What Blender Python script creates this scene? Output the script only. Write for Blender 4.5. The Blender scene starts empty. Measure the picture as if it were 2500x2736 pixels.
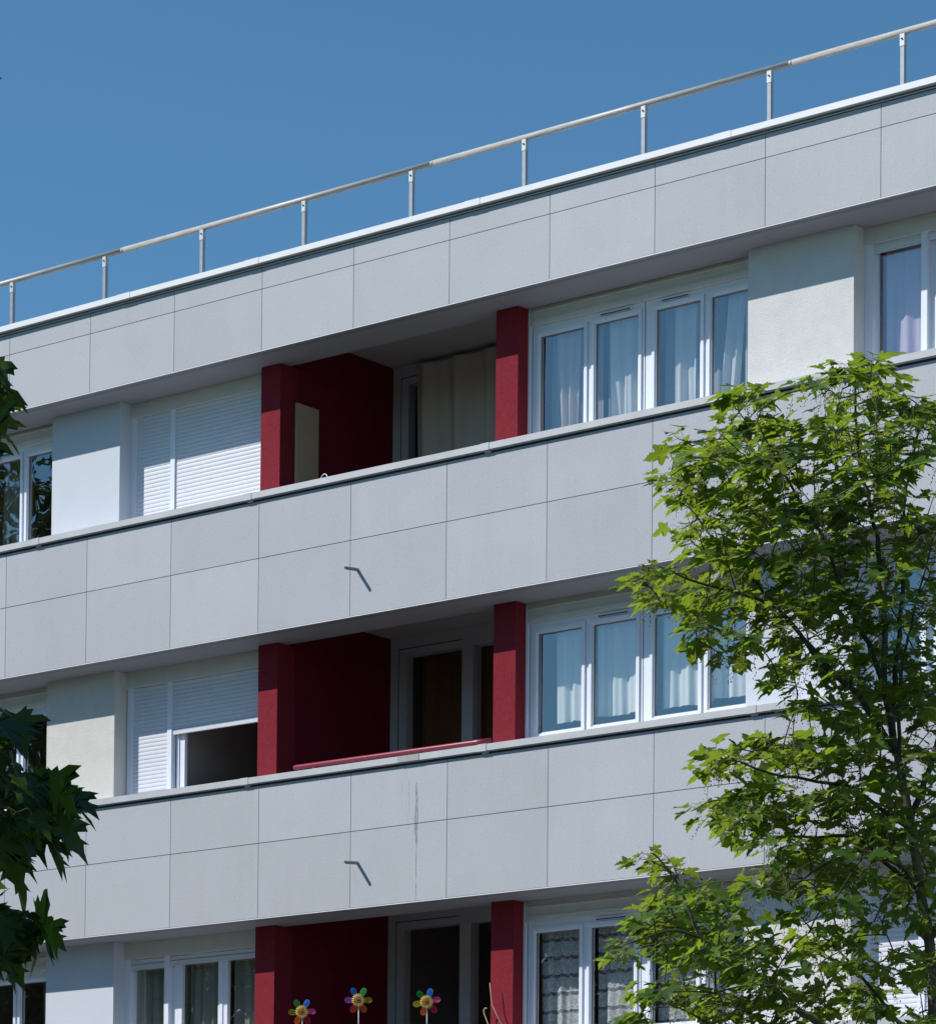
import bpy, math, random
import numpy as np
from mathutils import Vector, Matrix

random.seed(7)
rng = np.random.default_rng(11)
scn = bpy.context.scene
COL = scn.collection

# ------------------------------------------------------------------ camera
TH, PIT, ROL = 0.6808253962, 0.0347701142, 0.0086941369
CAM = Vector((20.190583, -24.526203, 1.6))
FPX, CY = 9338.0, 3417.158          # focal length and principal row, in photo pixels (2500 x 2736)
fw = Vector((-math.sin(TH) * math.cos(PIT), math.cos(TH) * math.cos(PIT), math.sin(PIT)))
r0 = fw.cross(Vector((0, 0, 1))).normalized()
u0 = r0.cross(fw)
RV = r0 * math.cos(ROL) + u0 * math.sin(ROL)
UV = -r0 * math.sin(ROL) + u0 * math.cos(ROL)
cd = bpy.data.cameras.new('camera')
cam = bpy.data.objects.new('camera', cd)
COL.objects.link(cam)
m = Matrix.Identity(4)
for i in range(3):
    m[i][0], m[i][1], m[i][2], m[i][3] = RV[i], UV[i], -fw[i], CAM[i]
cam.matrix_world = m
cd.sensor_fit = 'HORIZONTAL'
cd.sensor_width = 36.0
cd.lens = 36.0 * FPX / 2500.0
cd.shift_y = (CY - 1368.0) / 2500.0
cd.clip_start = 0.1
cd.clip_end = 2000
scn.camera = cam

# ------------------------------------------------------------------ world, sun, exposure
SD = Vector((0.92, 1.0, -1.17)).normalized()       # direction in which sunlight travels
world = bpy.data.worlds.new('World')
scn.world = world
world.use_nodes = True
wt = world.node_tree
bg = wt.nodes['Background']
sky = wt.nodes.new('ShaderNodeTexSky')
sky.sky_type = 'NISHITA'
sky.sun_disc = False
sky.sun_elevation = math.asin(-SD.z)
sky.sun_rotation = math.atan2(-SD.x, -SD.y)
sky.altitude = 200
sky.air_density = 1.0
sky.dust_density = 0.0
sky.ozone_density = 3.0
hs = wt.nodes.new('ShaderNodeHueSaturation')
hs.inputs['Saturation'].default_value = 1.0
wt.links.new(sky.outputs[0], hs.inputs['Color'])
tint = wt.nodes.new('ShaderNodeMix'); tint.data_type = 'RGBA'; tint.blend_type = 'MULTIPLY'
tint.inputs[0].default_value = 1.0; tint.inputs[7].default_value = (0.86, 1.32, 1.46, 1)
wt.links.new(hs.outputs[0], tint.inputs[6])
wt.links.new(tint.outputs[2], bg.inputs['Color'])
bg.inputs['Strength'].default_value = 0.078
sl = bpy.data.lights.new('sun', 'SUN')
sl.energy = 4.7
sl.angle = math.radians(0.5)
sl.color = (1.0, 0.965, 0.92)
so = bpy.data.objects.new('sun', sl)
COL.objects.link(so)
so.rotation_euler = SD.to_track_quat('-Z', 'Y').to_euler()
scn.view_settings.view_transform = 'Standard'
scn.view_settings.look = 'None'
scn.view_settings.gamma = 1
scn.view_settings.exposure = 0.0
scn.cycles.max_bounces = 8
scn.cycles.transparent_max_bounces = 16


# ------------------------------------------------------------------ helpers
def tag(o, label=None, cat=None, group=None, kind=None):
    if label: o['label'] = label
    if cat: o['category'] = cat
    if group: o['group'] = group
    if kind: o['kind'] = kind
    return o


def empty(name, loc=(0, 0, 0), parent=None):
    o = bpy.data.objects.new(name, None)
    COL.objects.link(o)
    o.location = loc
    if parent: o.parent = parent
    return o


class MB:
    def __init__(s):
        s.v = []; s.f = []; s.mi = []; s.sm = []; s.uv = None

    def box(s, x0, x1, y0, y1, z0, z1, mi=0):
        if x0 > x1: x0, x1 = x1, x0
        if y0 > y1: y0, y1 = y1, y0
        if z0 > z1: z0, z1 = z1, z0
        b = len(s.v)
        s.v += [(x0, y0, z0), (x1, y0, z0), (x1, y1, z0), (x0, y1, z0), (x0, y0, z1), (x1, y0, z1), (x1, y1, z1), (x0, y1, z1)]
        for q in ((0, 3, 2, 1), (4, 5, 6, 7), (0, 1, 5, 4), (1, 2, 6, 5), (2, 3, 7, 6), (3, 0, 4, 7)):
            s.f.append(tuple(b + i for i in q)); s.mi.append(mi); s.sm.append(False)
        return s

    def prism_x(s, prof, x0, x1, mi=0, smooth=False):
        """closed profile of (y, z) points extruded along x"""
        b = len(s.v); n = len(prof)
        s.v += [(x0, p[0], p[1]) for p in prof] + [(x1, p[0], p[1]) for p in prof]
        for i in range(n):
            j = (i + 1) % n
            s.f.append((b + i, b + j, b + n + j, b + n + i)); s.mi.append(mi); s.sm.append(smooth)
        s.f.append(tuple(b + i for i in range(n))[::-1]); s.mi.append(mi); s.sm.append(False)
        s.f.append(tuple(b + n + i for i in range(n))); s.mi.append(mi); s.sm.append(False)
        return s

    def tube(s, pts, rad, n=8, mi=0, caps=True):
        pts = [Vector(p) for p in pts]
        if not isinstance(rad, (list, tuple)): rad = [rad] * len(pts)
        b = len(s.v)
        prev = None
        for i, p in enumerate(pts):
            d = (pts[min(i + 1, len(pts) - 1)] - pts[max(i - 1, 0)])
            if d.length < 1e-9: d = Vector((0, 0, 1))
            d.normalize()
            if prev is None:
                a = d.orthogonal().normalized()
            else:
                a = (prev - d * prev.dot(d))
                a = a.normalized() if a.length > 1e-6 else d.orthogonal().normalized()
            prev = a
            c = d.cross(a)
            for k in range(n):
                t = 2 * math.pi * k / n
                s.v.append(tuple(p + (a * math.cos(t) + c * math.sin(t)) * rad[i]))
        for i in range(len(pts) - 1):
            for k in range(n):
                k2 = (k + 1) % n
                s.f.append((b + i * n + k, b + i * n + k2, b + (i + 1) * n + k2, b + (i + 1) * n + k)); s.mi.append(mi); s.sm.append(True)
        if caps:
            s.f.append(tuple(b + k for k in range(n))[::-1]); s.mi.append(mi); s.sm.append(False)
            e = b + (len(pts) - 1) * n
            s.f.append(tuple(e + k for k in range(n))); s.mi.append(mi); s.sm.append(False)
        return s

    def poly(s, pts, faces, mi=0, smooth=False):
        b = len(s.v)
        s.v += [tuple(p) for p in pts]
        for q in faces:
            s.f.append(tuple(b + i for i in q)); s.mi.append(mi); s.sm.append(smooth)
        return s

    def build(s, name, mat, parent=None, loc=None):
        me = bpy.data.meshes.new(name)
        v = s.v
        if loc is not None:
            v = [(p[0] - loc[0], p[1] - loc[1], p[2] - loc[2]) for p in v]
        me.from_pydata(v, [], s.f)
        for q in (mat if isinstance(mat, (list, tuple)) else [mat]): me.materials.append(q)
        me.polygons.foreach_set('material_index', s.mi)
        me.polygons.foreach_set('use_smooth', s.sm)
        me.update()
        o = bpy.data.objects.new(name, me)
        COL.objects.link(o)
        if loc is not None: o.location = loc
        if parent: o.parent = parent
        return o


# ------------------------------------------------------------------ materials
def mat(name):
    mt = bpy.data.materials.new(name)
    mt.use_nodes = True
    t = mt.node_tree
    return mt, t, t.nodes['Principled BSDF']


def N(t, typ, **kw):
    n = t.nodes.new(typ)
    for k, v in kw.items(): setattr(n, k, v)
    return n


def texco(t, scale=(1, 1, 1), out='Object'):
    tc = N(t, 'ShaderNodeTexCoord'); mp = N(t, 'ShaderNodeMapping')
    mp.inputs['Scale'].default_value = scale
    t.links.new(tc.outputs[out], mp.inputs['Vector'])
    return mp.outputs['Vector']


def noise(t, vec, scale, detail=3, rough=0.55):
    n = N(t, 'ShaderNodeTexNoise')
    n.inputs['Scale'].default_value = scale; n.inputs['Detail'].default_value = detail
    n.inputs['Roughness'].default_value = rough
    t.links.new(vec, n.inputs['Vector'])
    return n.outputs['Fac']


def ramp(t, fac, stops):
    n = N(t, 'ShaderNodeValToRGB')
    cr = n.color_ramp
    while len(cr.elements) < len(stops): cr.elements.new(0.5)
    for e, (p, c) in zip(cr.elements, stops):
        e.position = p
        e.color = (c, c, c, 1) if isinstance(c, (int, float)) else (*c, 1)
    t.links.new(fac, n.inputs['Fac'])
    return n.outputs['Color']


def mixc(t, fac, a, b, mode='MIX'):
    n = N(t, 'ShaderNodeMix', data_type='RGBA', blend_type=mode)
    for sock, v in ((n.inputs[0], fac), (n.inputs[6], a), (n.inputs[7], b)):
        if isinstance(v, (int, float)): sock.default_value = v
        elif isinstance(v, tuple): sock.default_value = (*v, 1)
        else: t.links.new(v, sock)
    return n.outputs[2]


def math_(t, op, a, b=0.0, c=0.0):
    n = N(t, 'ShaderNodeMath', operation=op)
    for sock, v in zip(n.inputs, (a, b, c)):
        if isinstance(v, (int, float)): sock.default_value = v
        else: t.links.new(v, sock)
    return n.outputs[0]


def bump(t, h, dist, strength=1.0):
    n = N(t, 'ShaderNodeBump')
    n.inputs['Strength'].default_value = strength; n.inputs['Distance'].default_value = dist
    t.links.new(h, n.inputs['Height'])
    return n.outputs['Normal']


def simple(name, col, rough=0.5, metal=0.0, var=0.0, vscale=4.0, bscale=0, bdist=0.0, spec=0.5):
    mt, t, p = mat(name)
    p.inputs['Roughness'].default_value = rough
    p.inputs['Metallic'].default_value = metal
    p.inputs['Specular IOR Level'].default_value = spec
    vec = texco(t)
    c = tuple(col)
    if var:
        f = noise(t, vec, vscale, 5, 0.6)
        lo = tuple(x * (1 - var) for x in c); hi = tuple(min(1, x * (1 + var)) for x in c)
        t.links.new(ramp(t, f, [(0.3, lo), (0.7, hi)]), p.inputs['Base Color'])
    else:
        p.inputs['Base Color'].default_value = (*c, 1)
    if bscale:
        t.links.new(bump(t, noise(t, vec, bscale, 4, 0.6), bdist), p.inputs['Normal'])
    return mt


def clad_mat(name, stains=False):
    mt, t, p = mat(name)
    vec = texco(t)
    base = (0.40, 0.425, 0.455)
    big = noise(t, vec, 1.3, 4, 0.6)
    streak = noise(t, texco(t, (3.5, 1, 0.35)), 2.2, 4, 0.6)
    c = mixc(t, ramp(t, big, [(0.3, 0.0), (0.7, 1.0)]), (0.405, 0.424, 0.455), (0.440, 0.456, 0.490))
    c = mixc(t, math_(t, 'MULTIPLY', ramp(t, streak, [(0.46, 0.0), (0.72, 1.0)]), 0.13), c, (0.36, 0.355, 0.37))
    at = N(t, 'ShaderNodeAttribute'); at.attribute_name = 'panel'
    pv = N(t, 'ShaderNodeMapRange')
    t.links.new(at.outputs['Fac'], pv.inputs[0]); pv.inputs[3].default_value = 0.94; pv.inputs[4].default_value = 1.04
    fine = noise(t, vec, 55, 4, 0.75)
    k = math_(t, 'MULTIPLY', pv.outputs[0], math_(t, 'ADD', math_(t, 'MULTIPLY', fine, 0.44), 0.78))
    cc = N(t, 'ShaderNodeCombineColor')
    for i in range(3): t.links.new(k, cc.inputs[i])
    c = mixc(t, 1.0, c, cc.outputs[0], 'MULTIPLY')

    def specks(scale, thr, size, colr, c):
        vo = N(t, 'ShaderNodeTexVoronoi'); vo.inputs['Scale'].default_value = scale
        t.links.new(vec, vo.inputs['Vector'])
        sp = N(t, 'ShaderNodeSeparateColor'); t.links.new(vo.outputs['Color'], sp.inputs[0])
        on = math_(t, 'GREATER_THAN', sp.outputs[0], thr)
        near = math_(t, 'LESS_THAN', vo.outputs['Distance'], size)
        return mixc(t, math_(t, 'MULTIPLY', on, near), c, colr)
    c = specks(45, 0.86, 0.19, (0.56, 0.56, 0.57), c)
    c = specks(24, 0.955, 0.10, (0.20, 0.20, 0.21), c)
    c = specks(33, 0.95, 0.14, (0.30, 0.28, 0.27), c)
    if stains:
        tc = N(t, 'ShaderNodeTexCoord'); sx = N(t, 'ShaderNodeSeparateXYZ'); t.links.new(tc.outputs['Object'], sx.inputs[0])
        X, Z = sx.outputs[0], sx.outputs[2]
        wob = noise(t, texco(t, (1, 1, 1)), 3.5, 5, 0.7)

        def streaky(c, x0, zt, zb, w, amp, colr, lean=0.0):
            nx = math_(t, 'ADD', math_(t, 'SUBTRACT', X, x0), math_(t, 'MULTIPLY', math_(t, 'SUBTRACT', wob, 0.5), 0.05))
            if lean: nx = math_(t, 'ADD', nx, math_(t, 'MULTIPLY', math_(t, 'SUBTRACT', Z, zt), lean))
            zr = N(t, 'ShaderNodeMapRange'); t.links.new(Z, zr.inputs[0])
            zr.inputs[1].default_value = zb; zr.inputs[2].default_value = zt
            up = math_(t, 'MULTIPLY', math_(t, 'GREATER_THAN', Z, zb), math_(t, 'LESS_THAN', Z, zt))
            prof = ramp(t, zr.outputs[0], [(0.0, 0.18), (0.45, 0.3), (0.68, 1.0), (0.9, 0.55), (1.0, 0.05)])
            ww = math_(t, 'MULTIPLY', prof, w)
            mk = math_(t, 'MULTIPLY', math_(t, 'LESS_THAN', math_(t, 'ABSOLUTE', nx), ww), up)
            fn = noise(t, texco(t, (60, 1, 5)), 2.0, 4, 0.8)
            mk = math_(t, 'MULTIPLY', mk, math_(t, 'MULTIPLY', ramp(t, fn, [(0.42, 0.05), (0.56, 1.0)]), amp))
            return mixc(t, mk, c, colr)
        c = streaky(c, -0.335, 7.30, 6.17, 0.024, 0.85, (0.13, 0.12, 0.115))
        c = streaky(c, -0.43, 7.34, 6.85, 0.010, 0.5, (0.2, 0.19, 0.19))
        c = streaky(c, -0.515, 7.32, 7.05, 0.008, 0.4, (0.2, 0.19, 0.19))
        c = streaky(c, -1.10, 6.58, 6.19, 0.020, 0.28, (0.25, 0.25, 0.25), lean=0.22)
    t.links.new(c, p.inputs['Base Color'])
    p.inputs['Roughness'].default_value = 0.62
    p.inputs['Specular IOR Level'].default_value = 0.35
    t.links.new(bump(t, noise(t, vec, 90, 3, 0.6), 0.0008), p.inputs['Normal'])
    return mt


M = {}
M['clad'] = clad_mat('fibre_cement_cladding')
M['clad_stained'] = clad_mat('fibre_cement_cladding_stained', True)
M['coping'] = simple('painted_aluminium_coping', (0.50, 0.505, 0.515), 0.45, 0.0, 0.08, 3)
M['coping_white'] = simple('white_metal_coping', (0.76, 0.77, 0.78), 0.4, 0.0, 0.04, 3)
M['vent'] = simple('shaded_vent_gap', (0.10, 0.105, 0.115), 0.8)
M['dark'] = simple('dark_joint', (0.03, 0.032, 0.035), 0.8)
M['render_blue'] = simple('smooth_white_render', (0.55, 0.585, 0.64), 0.75, 0, 0.03, 2.5, 160, 0.0006)
M['render_cream'] = simple('rough_cream_render', (0.62, 0.605, 0.56), 0.9, 0, 0.05, 6, 110, 0.006)
M['render_white'] = simple('rough_white_render', (0.64, 0.64, 0.625), 0.9, 0, 0.05, 6, 110, 0.006)
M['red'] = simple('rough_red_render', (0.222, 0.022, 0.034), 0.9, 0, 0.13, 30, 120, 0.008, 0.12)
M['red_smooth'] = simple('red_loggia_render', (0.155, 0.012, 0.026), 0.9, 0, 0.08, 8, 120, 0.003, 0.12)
M['red_metal'] = simple('red_painted_metal', (0.24, 0.02, 0.05), 0.32, 0.0)
M['head'] = simple('beige_head_panel', (0.60, 0.60, 0.57), 0.7, 0, 0.05, 4)
M['pvc'] = simple('white_pvc', (0.73, 0.76, 0.83), 0.35, 0, 0.02, 8)
M['loggia_frame'] = simple('shade_darkened_pvc', (0.50, 0.52, 0.57), 0.45, 0, 0.04, 6)  # white PVC darkened to stand for the deep shade in the loggias
M['pvc_groove'] = simple('grey_gasket', (0.18, 0.19, 0.21), 0.6)
M['shutter'] = simple('white_shutter_slats', (0.62, 0.64, 0.69), 0.42, 0, 0.03, 20)
M['ceiling'] = simple('loggia_ceiling_paint', (0.42, 0.42, 0.43), 0.9, 0, 0.05, 3)
M['room'] = simple('room_plaster', (0.30, 0.28, 0.27), 0.95)
M['concrete'] = simple('concrete', (0.38, 0.38, 0.37), 0.9, 0, 0.12, 3, 60, 0.002)
M['galv'] = simple('galvanised_steel', (0.27, 0.285, 0.31), 0.42, 0.3, 0.12, 14)
M['galv_dark'] = simple('galvanised_bracket', (0.42, 0.43, 0.44), 0.5, 0.4, 0.1, 20)
M['pipe'] = simple('grey_pipe', (0.30, 0.30, 0.31), 0.5, 0.2)
M['black'] = simple('black_opening', (0.01, 0.01, 0.01), 0.9)
M['beige_board'] = simple('beige_board', (0.46, 0.34, 0.23), 0.7, 0, 0.05, 5)
M['wood_door'] = simple('brown_timber_door', (0.11, 0.055, 0.03), 0.6, 0, 0.2, 3)
M['asphalt'] = simple('asphalt', (0.06, 0.06, 0.06), 0.9, 0, 0.2, 2)
M['paving'] = simple('concrete_paving', (0.12, 0.115, 0.11), 0.9, 0, 0.15, 1.5)

# roof rail: galvanised with grime along the tube
mt, t, p = mat('grimy_galvanised_tube')
v = texco(t)
g = noise(t, texco(t, (2, 10, 30)), 3, 5, 0.7)
t.links.new(ramp(t, g, [(0.40, (0.52, 0.51, 0.48)), (0.66, (0.36, 0.345, 0.31))]), p.inputs['Base Color'])
p.inputs['Roughness'].default_value = 0.42
M['tube'] = mt

# soffit with two rows of small ventilation slots close to the front edge
mt, t, p = mat('perforated_soffit')
tc = N(t, 'ShaderNodeTexCoord'); sx = N(t, 'ShaderNodeSeparateXYZ'); t.links.new(tc.outputs['Object'], sx.inputs[0])
sl_ = None
for y0 in (0.052, 0.078):
    a = math_(t, 'LESS_THAN', math_(t, 'ABSOLUTE', math_(t, 'SUBTRACT', sx.outputs[1], y0)), 0.009)
    fx = math_(t, 'FRACT', math_(t, 'DIVIDE', math_(t, 'ADD', sx.outputs[0], 100.0 + (0.01 if y0 > 0.06 else 0)), 0.026))
    b = math_(t, 'LESS_THAN', math_(t, 'ABSOLUTE', math_(t, 'SUBTRACT', fx, 0.5)), 0.2)
    q = math_(t, 'MULTIPLY', a, b)
    sl_ = q if sl_ is None else math_(t, 'MAXIMUM', sl_, q)
cs = mixc(t, noise(t, texco(t), 2, 3), (0.28, 0.29, 0.315), (0.31, 0.32, 0.345))
t.links.new(mixc(t, sl_, cs, (0.03, 0.03, 0.035)), p.inputs['Base Color'])
p.inputs['Roughness'].default_value = 0.5
M['soffit'] = mt


def glass_mat(name, ior=1.9, tint=(0.93, 0.95, 0.95), wav=0.0006):
    mt = bpy.data.materials.new(name); mt.use_nodes = True
    t = mt.node_tree; t.nodes.clear()
    out = N(t, 'ShaderNodeOutputMaterial')
    tr = N(t, 'ShaderNodeBsdfTransparent'); tr.inputs[0].default_value = (*tint, 1)
    gl = N(t, 'ShaderNodeBsdfGlossy'); gl.inputs['Roughness'].default_value = 0.0
    gl.inputs[0].default_value = (1.0, 0.96, 0.92, 1)
    fr = N(t, 'ShaderNodeFresnel'); fr.inputs['IOR'].default_value = ior
    mx = N(t, 'ShaderNodeMixShader')
    nb = bump(t, noise(t, texco(t), 1.6, 1, 0.4), wav * 10)
    t.links.new(nb, gl.inputs['Normal'])
    geo = N(t, 'ShaderNodeNewGeometry')
    ff = math_(t, 'MULTIPLY', fr.outputs[0], math_(t, 'SUBTRACT', 1.0, geo.outputs['Backfacing']))
    t.links.new(ff, mx.inputs[0]); t.links.new(tr.outputs[0], mx.inputs[1]); t.links.new(gl.outputs[0], mx.inputs[2])
    t.links.new(mx.outputs[0], out.inputs[0])
    return mt


M['glass'] = glass_mat('window_glass', 2.9)
M['glass_door'] = glass_mat('door_glass', 1.5)


def cloth_mat(name, col, opac=0.7, transl=0.5, lace=False):
    mt = bpy.data.materials.new(name); mt.use_nodes = True
    t = mt.node_tree; t.nodes.clear()
    out = N(t, 'ShaderNodeOutputMaterial')
    d = N(t, 'ShaderNodeBsdfDiffuse'); tl = N(t, 'ShaderNodeBsdfTranslucent')
    wv = noise(t, texco(t, (40, 40, 4)), 8, 3, 0.6)
    cc = mixc(t, wv, tuple(x * 0.9 for x in col), col)
    t.links.new(cc, d.inputs[0]); t.links.new(cc, tl.inputs[0])
    m1 = N(t, 'ShaderNodeMixShader'); m1.inputs[0].default_value = transl
    t.links.new(d.outputs[0], m1.inputs[1]); t.links.new(tl.outputs[0], m1.inputs[2])
    tr = N(t, 'ShaderNodeBsdfTransparent')
    m2 = N(t, 'ShaderNodeMixShader')
    if lace:
        tc = N(t, 'ShaderNodeTexCoord'); sx = N(t, 'ShaderNodeSeparateXYZ'); t.links.new(tc.outputs['Object'], sx.inputs[0])
        U, Z = sx.outputs[0], sx.outputs[2]
        scal = math_(t, 'MULTIPLY', math_(t, 'ABSOLUTE', math_(t, 'SINE', math_(t, 'MULTIPLY', U, 26.0))), 0.012)
        zz = math_(t, 'FRACT', math_(t, 'DIVIDE', math_(t, 'ADD', Z, scal), 0.165))
        gap = math_(t, 'LESS_THAN', math_(t, 'ABSOLUTE', math_(t, 'SUBTRACT', zz, 0.16)), 0.10)
        band = math_(t, 'LESS_THAN', math_(t, 'ABSOLUTE', math_(t, 'SUBTRACT', zz, 0.39)), 0.10)
        fx = math_(t, 'FRACT', math_(t, 'DIVIDE', U, 0.055))
        ladder = math_(t, 'MULTIPLY', math_(t, 'LESS_THAN', math_(t, 'ABSOLUTE', math_(t, 'SUBTRACT', fx, 0.5)), 0.17),
                       math_(t, 'LESS_THAN', math_(t, 'ABSOLUTE', math_(t, 'SUBTRACT', zz, 0.39)), 0.045))
        flo = ramp(t, noise(t, texco(t), 38, 2, 0.6), [(0.48, 0.0), (0.54, 1.0)])
        o = math_(t, 'ADD', 0.70, math_(t, 'MULTIPLY', flo, 0.22))
        o = math_(t, 'SUBTRACT', o, math_(t, 'MULTIPLY', gap, 0.48))
        o = math_(t, 'ADD', o, math_(t, 'MULTIPLY', band, 0.40))
        o = math_(t, 'SUBTRACT', o, math_(t, 'MULTIPLY', ladder, 0.7))
        o = math_(t, 'MAXIMUM', math_(t, 'MINIMUM', o, 0.93), 0.06)
        t.links.new(o, m2.inputs[0])
    else:
        m2.inputs[0].default_value = opac
    t.links.new(tr.outputs[0], m2.inputs[1]); t.links.new(m1.outputs[0], m2.inputs[2])
    t.links.new(m2.outputs[0], out.inputs[0])
    return mt


M['sheer'] = cloth_mat('sheer_voile', (0.80, 0.82, 0.84), 0.55, 0.45)
M['drape_white'] = cloth_mat('white_voile', (0.84, 0.85, 0.84), 0.80, 0.35)
M['drape_pink'] = cloth_mat('pinkish_voile', (0.78, 0.68, 0.64), 0.80, 0.35)
M['cafe'] = cloth_mat('white_cotton_voile', (0.88, 0.90, 0.87), 0.90, 0.3)
M['lace'] = cloth_mat('white_lace', (0.80, 0.83, 0.86), 0.7, 0.25, lace=True)
M['olive'] = cloth_mat('grey_olive_curtain', (0.34, 0.34, 0.29), 0.95, 0.15)
M['greige'] = cloth_mat('greige_curtain', (0.30, 0.30, 0.27), 0.95, 0.15)
M['mauve'] = cloth_mat('mauve_voile', (0.72, 0.60, 0.76), 0.9, 0.3)
M['purple'] = cloth_mat('dark_purple_curtain', (0.10, 0.05, 0.10), 0.98, 0.1)
M['brown_curtain'] = cloth_mat('brown_curtain', (0.17, 0.085, 0.05), 1.0, 0.1)
M['drape_beige'] = cloth_mat('beige_canvas_drape', (0.60, 0.57, 0.51), 1.0, 0.12)


def leaf_mat(name, dark, light, trans, tw=0.4, rough=0.42, spec=0.4):
    mt = bpy.data.materials.new(name); mt.use_nodes = True
    t = mt.node_tree
    p = t.nodes['Principled BSDF']; out = t.nodes['Material Output']
    at = N(t, 'ShaderNodeAttribute'); at.attribute_name = 'lv'
    vein = noise(t, texco(t), 30, 2, 0.5)
    f = math_(t, 'ADD', math_(t, 'MULTIPLY', at.outputs['Fac'], 0.85), math_(t, 'MULTIPLY', vein, 0.15))
    c = ramp(t, f, [(0.0, dark), (0.55, tuple(a * 0.5 + b * 0.5 for a, b in zip(dark, light))), (1.0, light)])
    t.links.new(c, p.inputs['Base Color'])
    p.inputs['Roughness'].default_value = rough
    p.inputs['Specular IOR Level'].default_value = spec
    tl = N(t, 'ShaderNodeBsdfTranslucent')
    ct = ramp(t, f, [(0.0, tuple(x * 0.65 for x in trans)), (1.0, trans)])
    t.links.new(ct, tl.inputs[0])
    mx = N(t, 'ShaderNodeMixShader'); mx.inputs[0].default_value = tw
    t.links.new(p.outputs[0], mx.inputs[1]); t.links.new(tl.outputs[0], mx.inputs[2])
    t.links.new(mx.outputs[0], out.inputs[0])
    return mt


M['leaf_syc'] = leaf_mat('sycamore_leaf', (0.032, 0.088, 0.020), (0.122, 0.20, 0.029), (0.40, 0.56, 0.040), 0.46)
M['leaf_street'] = leaf_mat('street_tree_leaf', (0.018, 0.045, 0.012), (0.05, 0.09, 0.018), (0.10, 0.16, 0.012), 0.2, 0.7, 0.1)  # leaf colour kept dark so the mirrored crowns look backlit
M['leaf_maple'] = leaf_mat('dark_maple_leaf', (0.016, 0.048, 0.014), (0.042, 0.085, 0.02), (0.17, 0.28, 0.025), 0.38, 0.5, 0.3)
M['petiole'] = simple('leaf_stalk', (0.16, 0.13, 0.06), 0.6, 0, 0.3, 6)
M['seed'] = simple('maple_seed_cluster', (0.20, 0.20, 0.05), 0.7, 0, 0.3, 6)
M['bark'] = simple('maple_bark', (0.15, 0.125, 0.09), 0.9, 0, 0.55, 16, 40, 0.010)
M['bark_thin'] = simple('young_bark', (0.060, 0.055, 0.035), 0.85, 0, 0.3, 9, 60, 0.001)

# ground
mt, t, p = mat('grass_ground')
v = texco(t)
t.links.new(ramp(t, noise(t, v, 0.7, 8, 0.7), [(0.3, (0.03, 0.055, 0.015)), (0.7, (0.07, 0.09, 0.035))]), p.inputs['Base Color'])
p.inputs['Roughness'].default_value = 0.95
M['grass'] = mt

# ------------------------------------------------------------------ setting
MB().box(-600, 600, -600, 600, -0.5, 0.0).build('ground', M['grass'])['kind'] = 'structure'
MB().box(-60, 60, -8.5, -1.6, 0.004, 0.024).build('pavement', M['paving'])['kind'] = 'structure'
MB().box(-300, 300, -18.0, -11.0, 0.004, 0.014).build('road', M['asphalt'])['kind'] = 'structure'
kb = MB().box(-300, 300, -11.0, -10.85, 0.0, 0.13).box(-300, 300, -18.15, -18.0, 0.0, 0.13)
kb.build('kerb', M['concrete'])['kind'] = 'structure'
MB().box(-300, 300, -21.5, -18.15, 0.004, 0.12).build('footpath', M['paving'])['kind'] = 'structure'

# ------------------------------------------------------------------ the building
XL, XR = -22.3, 13.9
H = 2.75
W = 1.1635
bld = tag(empty('apartment_building', (0, 0, 0)),
          'grey panel clad apartment block with red loggia columns and white windows under a blue sky', 'building')
YF = 0.562           # front of the window frames
ZS = [11.650, 8.917, 6.167, 3.417]              # fascia bottoms (A, B, C, D)
CEIL = [12.005, 9.255, 6.505, 3.755]
TOPZ = [12.475, 10.215, 7.465, 4.715]           # top of the dark backing wall
CTOP = [12.462, 10.198, 7.448, 4.698]           # top of cladding
MIDZ = [12.258, 9.6484, 6.8984, 4.1484]
OFF = [0.0, -0.0076, 0.0297, 0.02]


def mx(x, y=YF, yr=0.53):
    """x measured at depth yr -> x on the plane y along the same sight line"""
    return x + (x - CAM.x) / (yr - CAM.y) * (y - yr)


def mz(z, y=YF, yr=0.53):
    return z + (z - CAM.z) / (yr - CAM.y) * (y - yr)


# cladding bands
for bi in range(4):
    b = MB(); pid = []
    k0 = math.floor((XL - OFF[bi]) / W); k1 = math.ceil((XR - OFF[bi]) / W)
    g = 0.0033
    for k in range(k0, k1):
        x0 = max(XL, k * W + OFF[bi] + g); x1 = min(XR, (k + 1) * W + OFF[bi] - g)
        if x1 - x0 < 0.02: continue
        for z0, z1 in ((ZS[bi] + 0.016, MIDZ[bi] - g), (MIDZ[bi] + g, CTOP[bi])):
            b.box(x0, x1, 0.0, 0.012, z0, z1)
            pid += [random.random()] * 6
    o = b.build('cladding', M['clad_stained'] if bi == 2 else M['clad'], bld)
    at = o.data.attributes.new('panel', 'FLOAT', 'FACE')
    at.data.foreach_set('value', pid)
    # metal drip profile under the panels
    e = MB()
    e.box(XL, XR, -0.004, 0.014, ZS[bi] + 0.003, ZS[bi] + 0.011)
    e.build('drip_profile', M['coping_white'], bld)
    MB().box(XL, XR, 0.030, 0.20, ZS[bi] + 0.02, TOPZ[bi]).box(XL, XR, 0.013, 0.0295, ZS[bi] + 0.014, TOPZ[bi] - 0.002)\
        .build('parapet_wall', M['vent'], bld)

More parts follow.
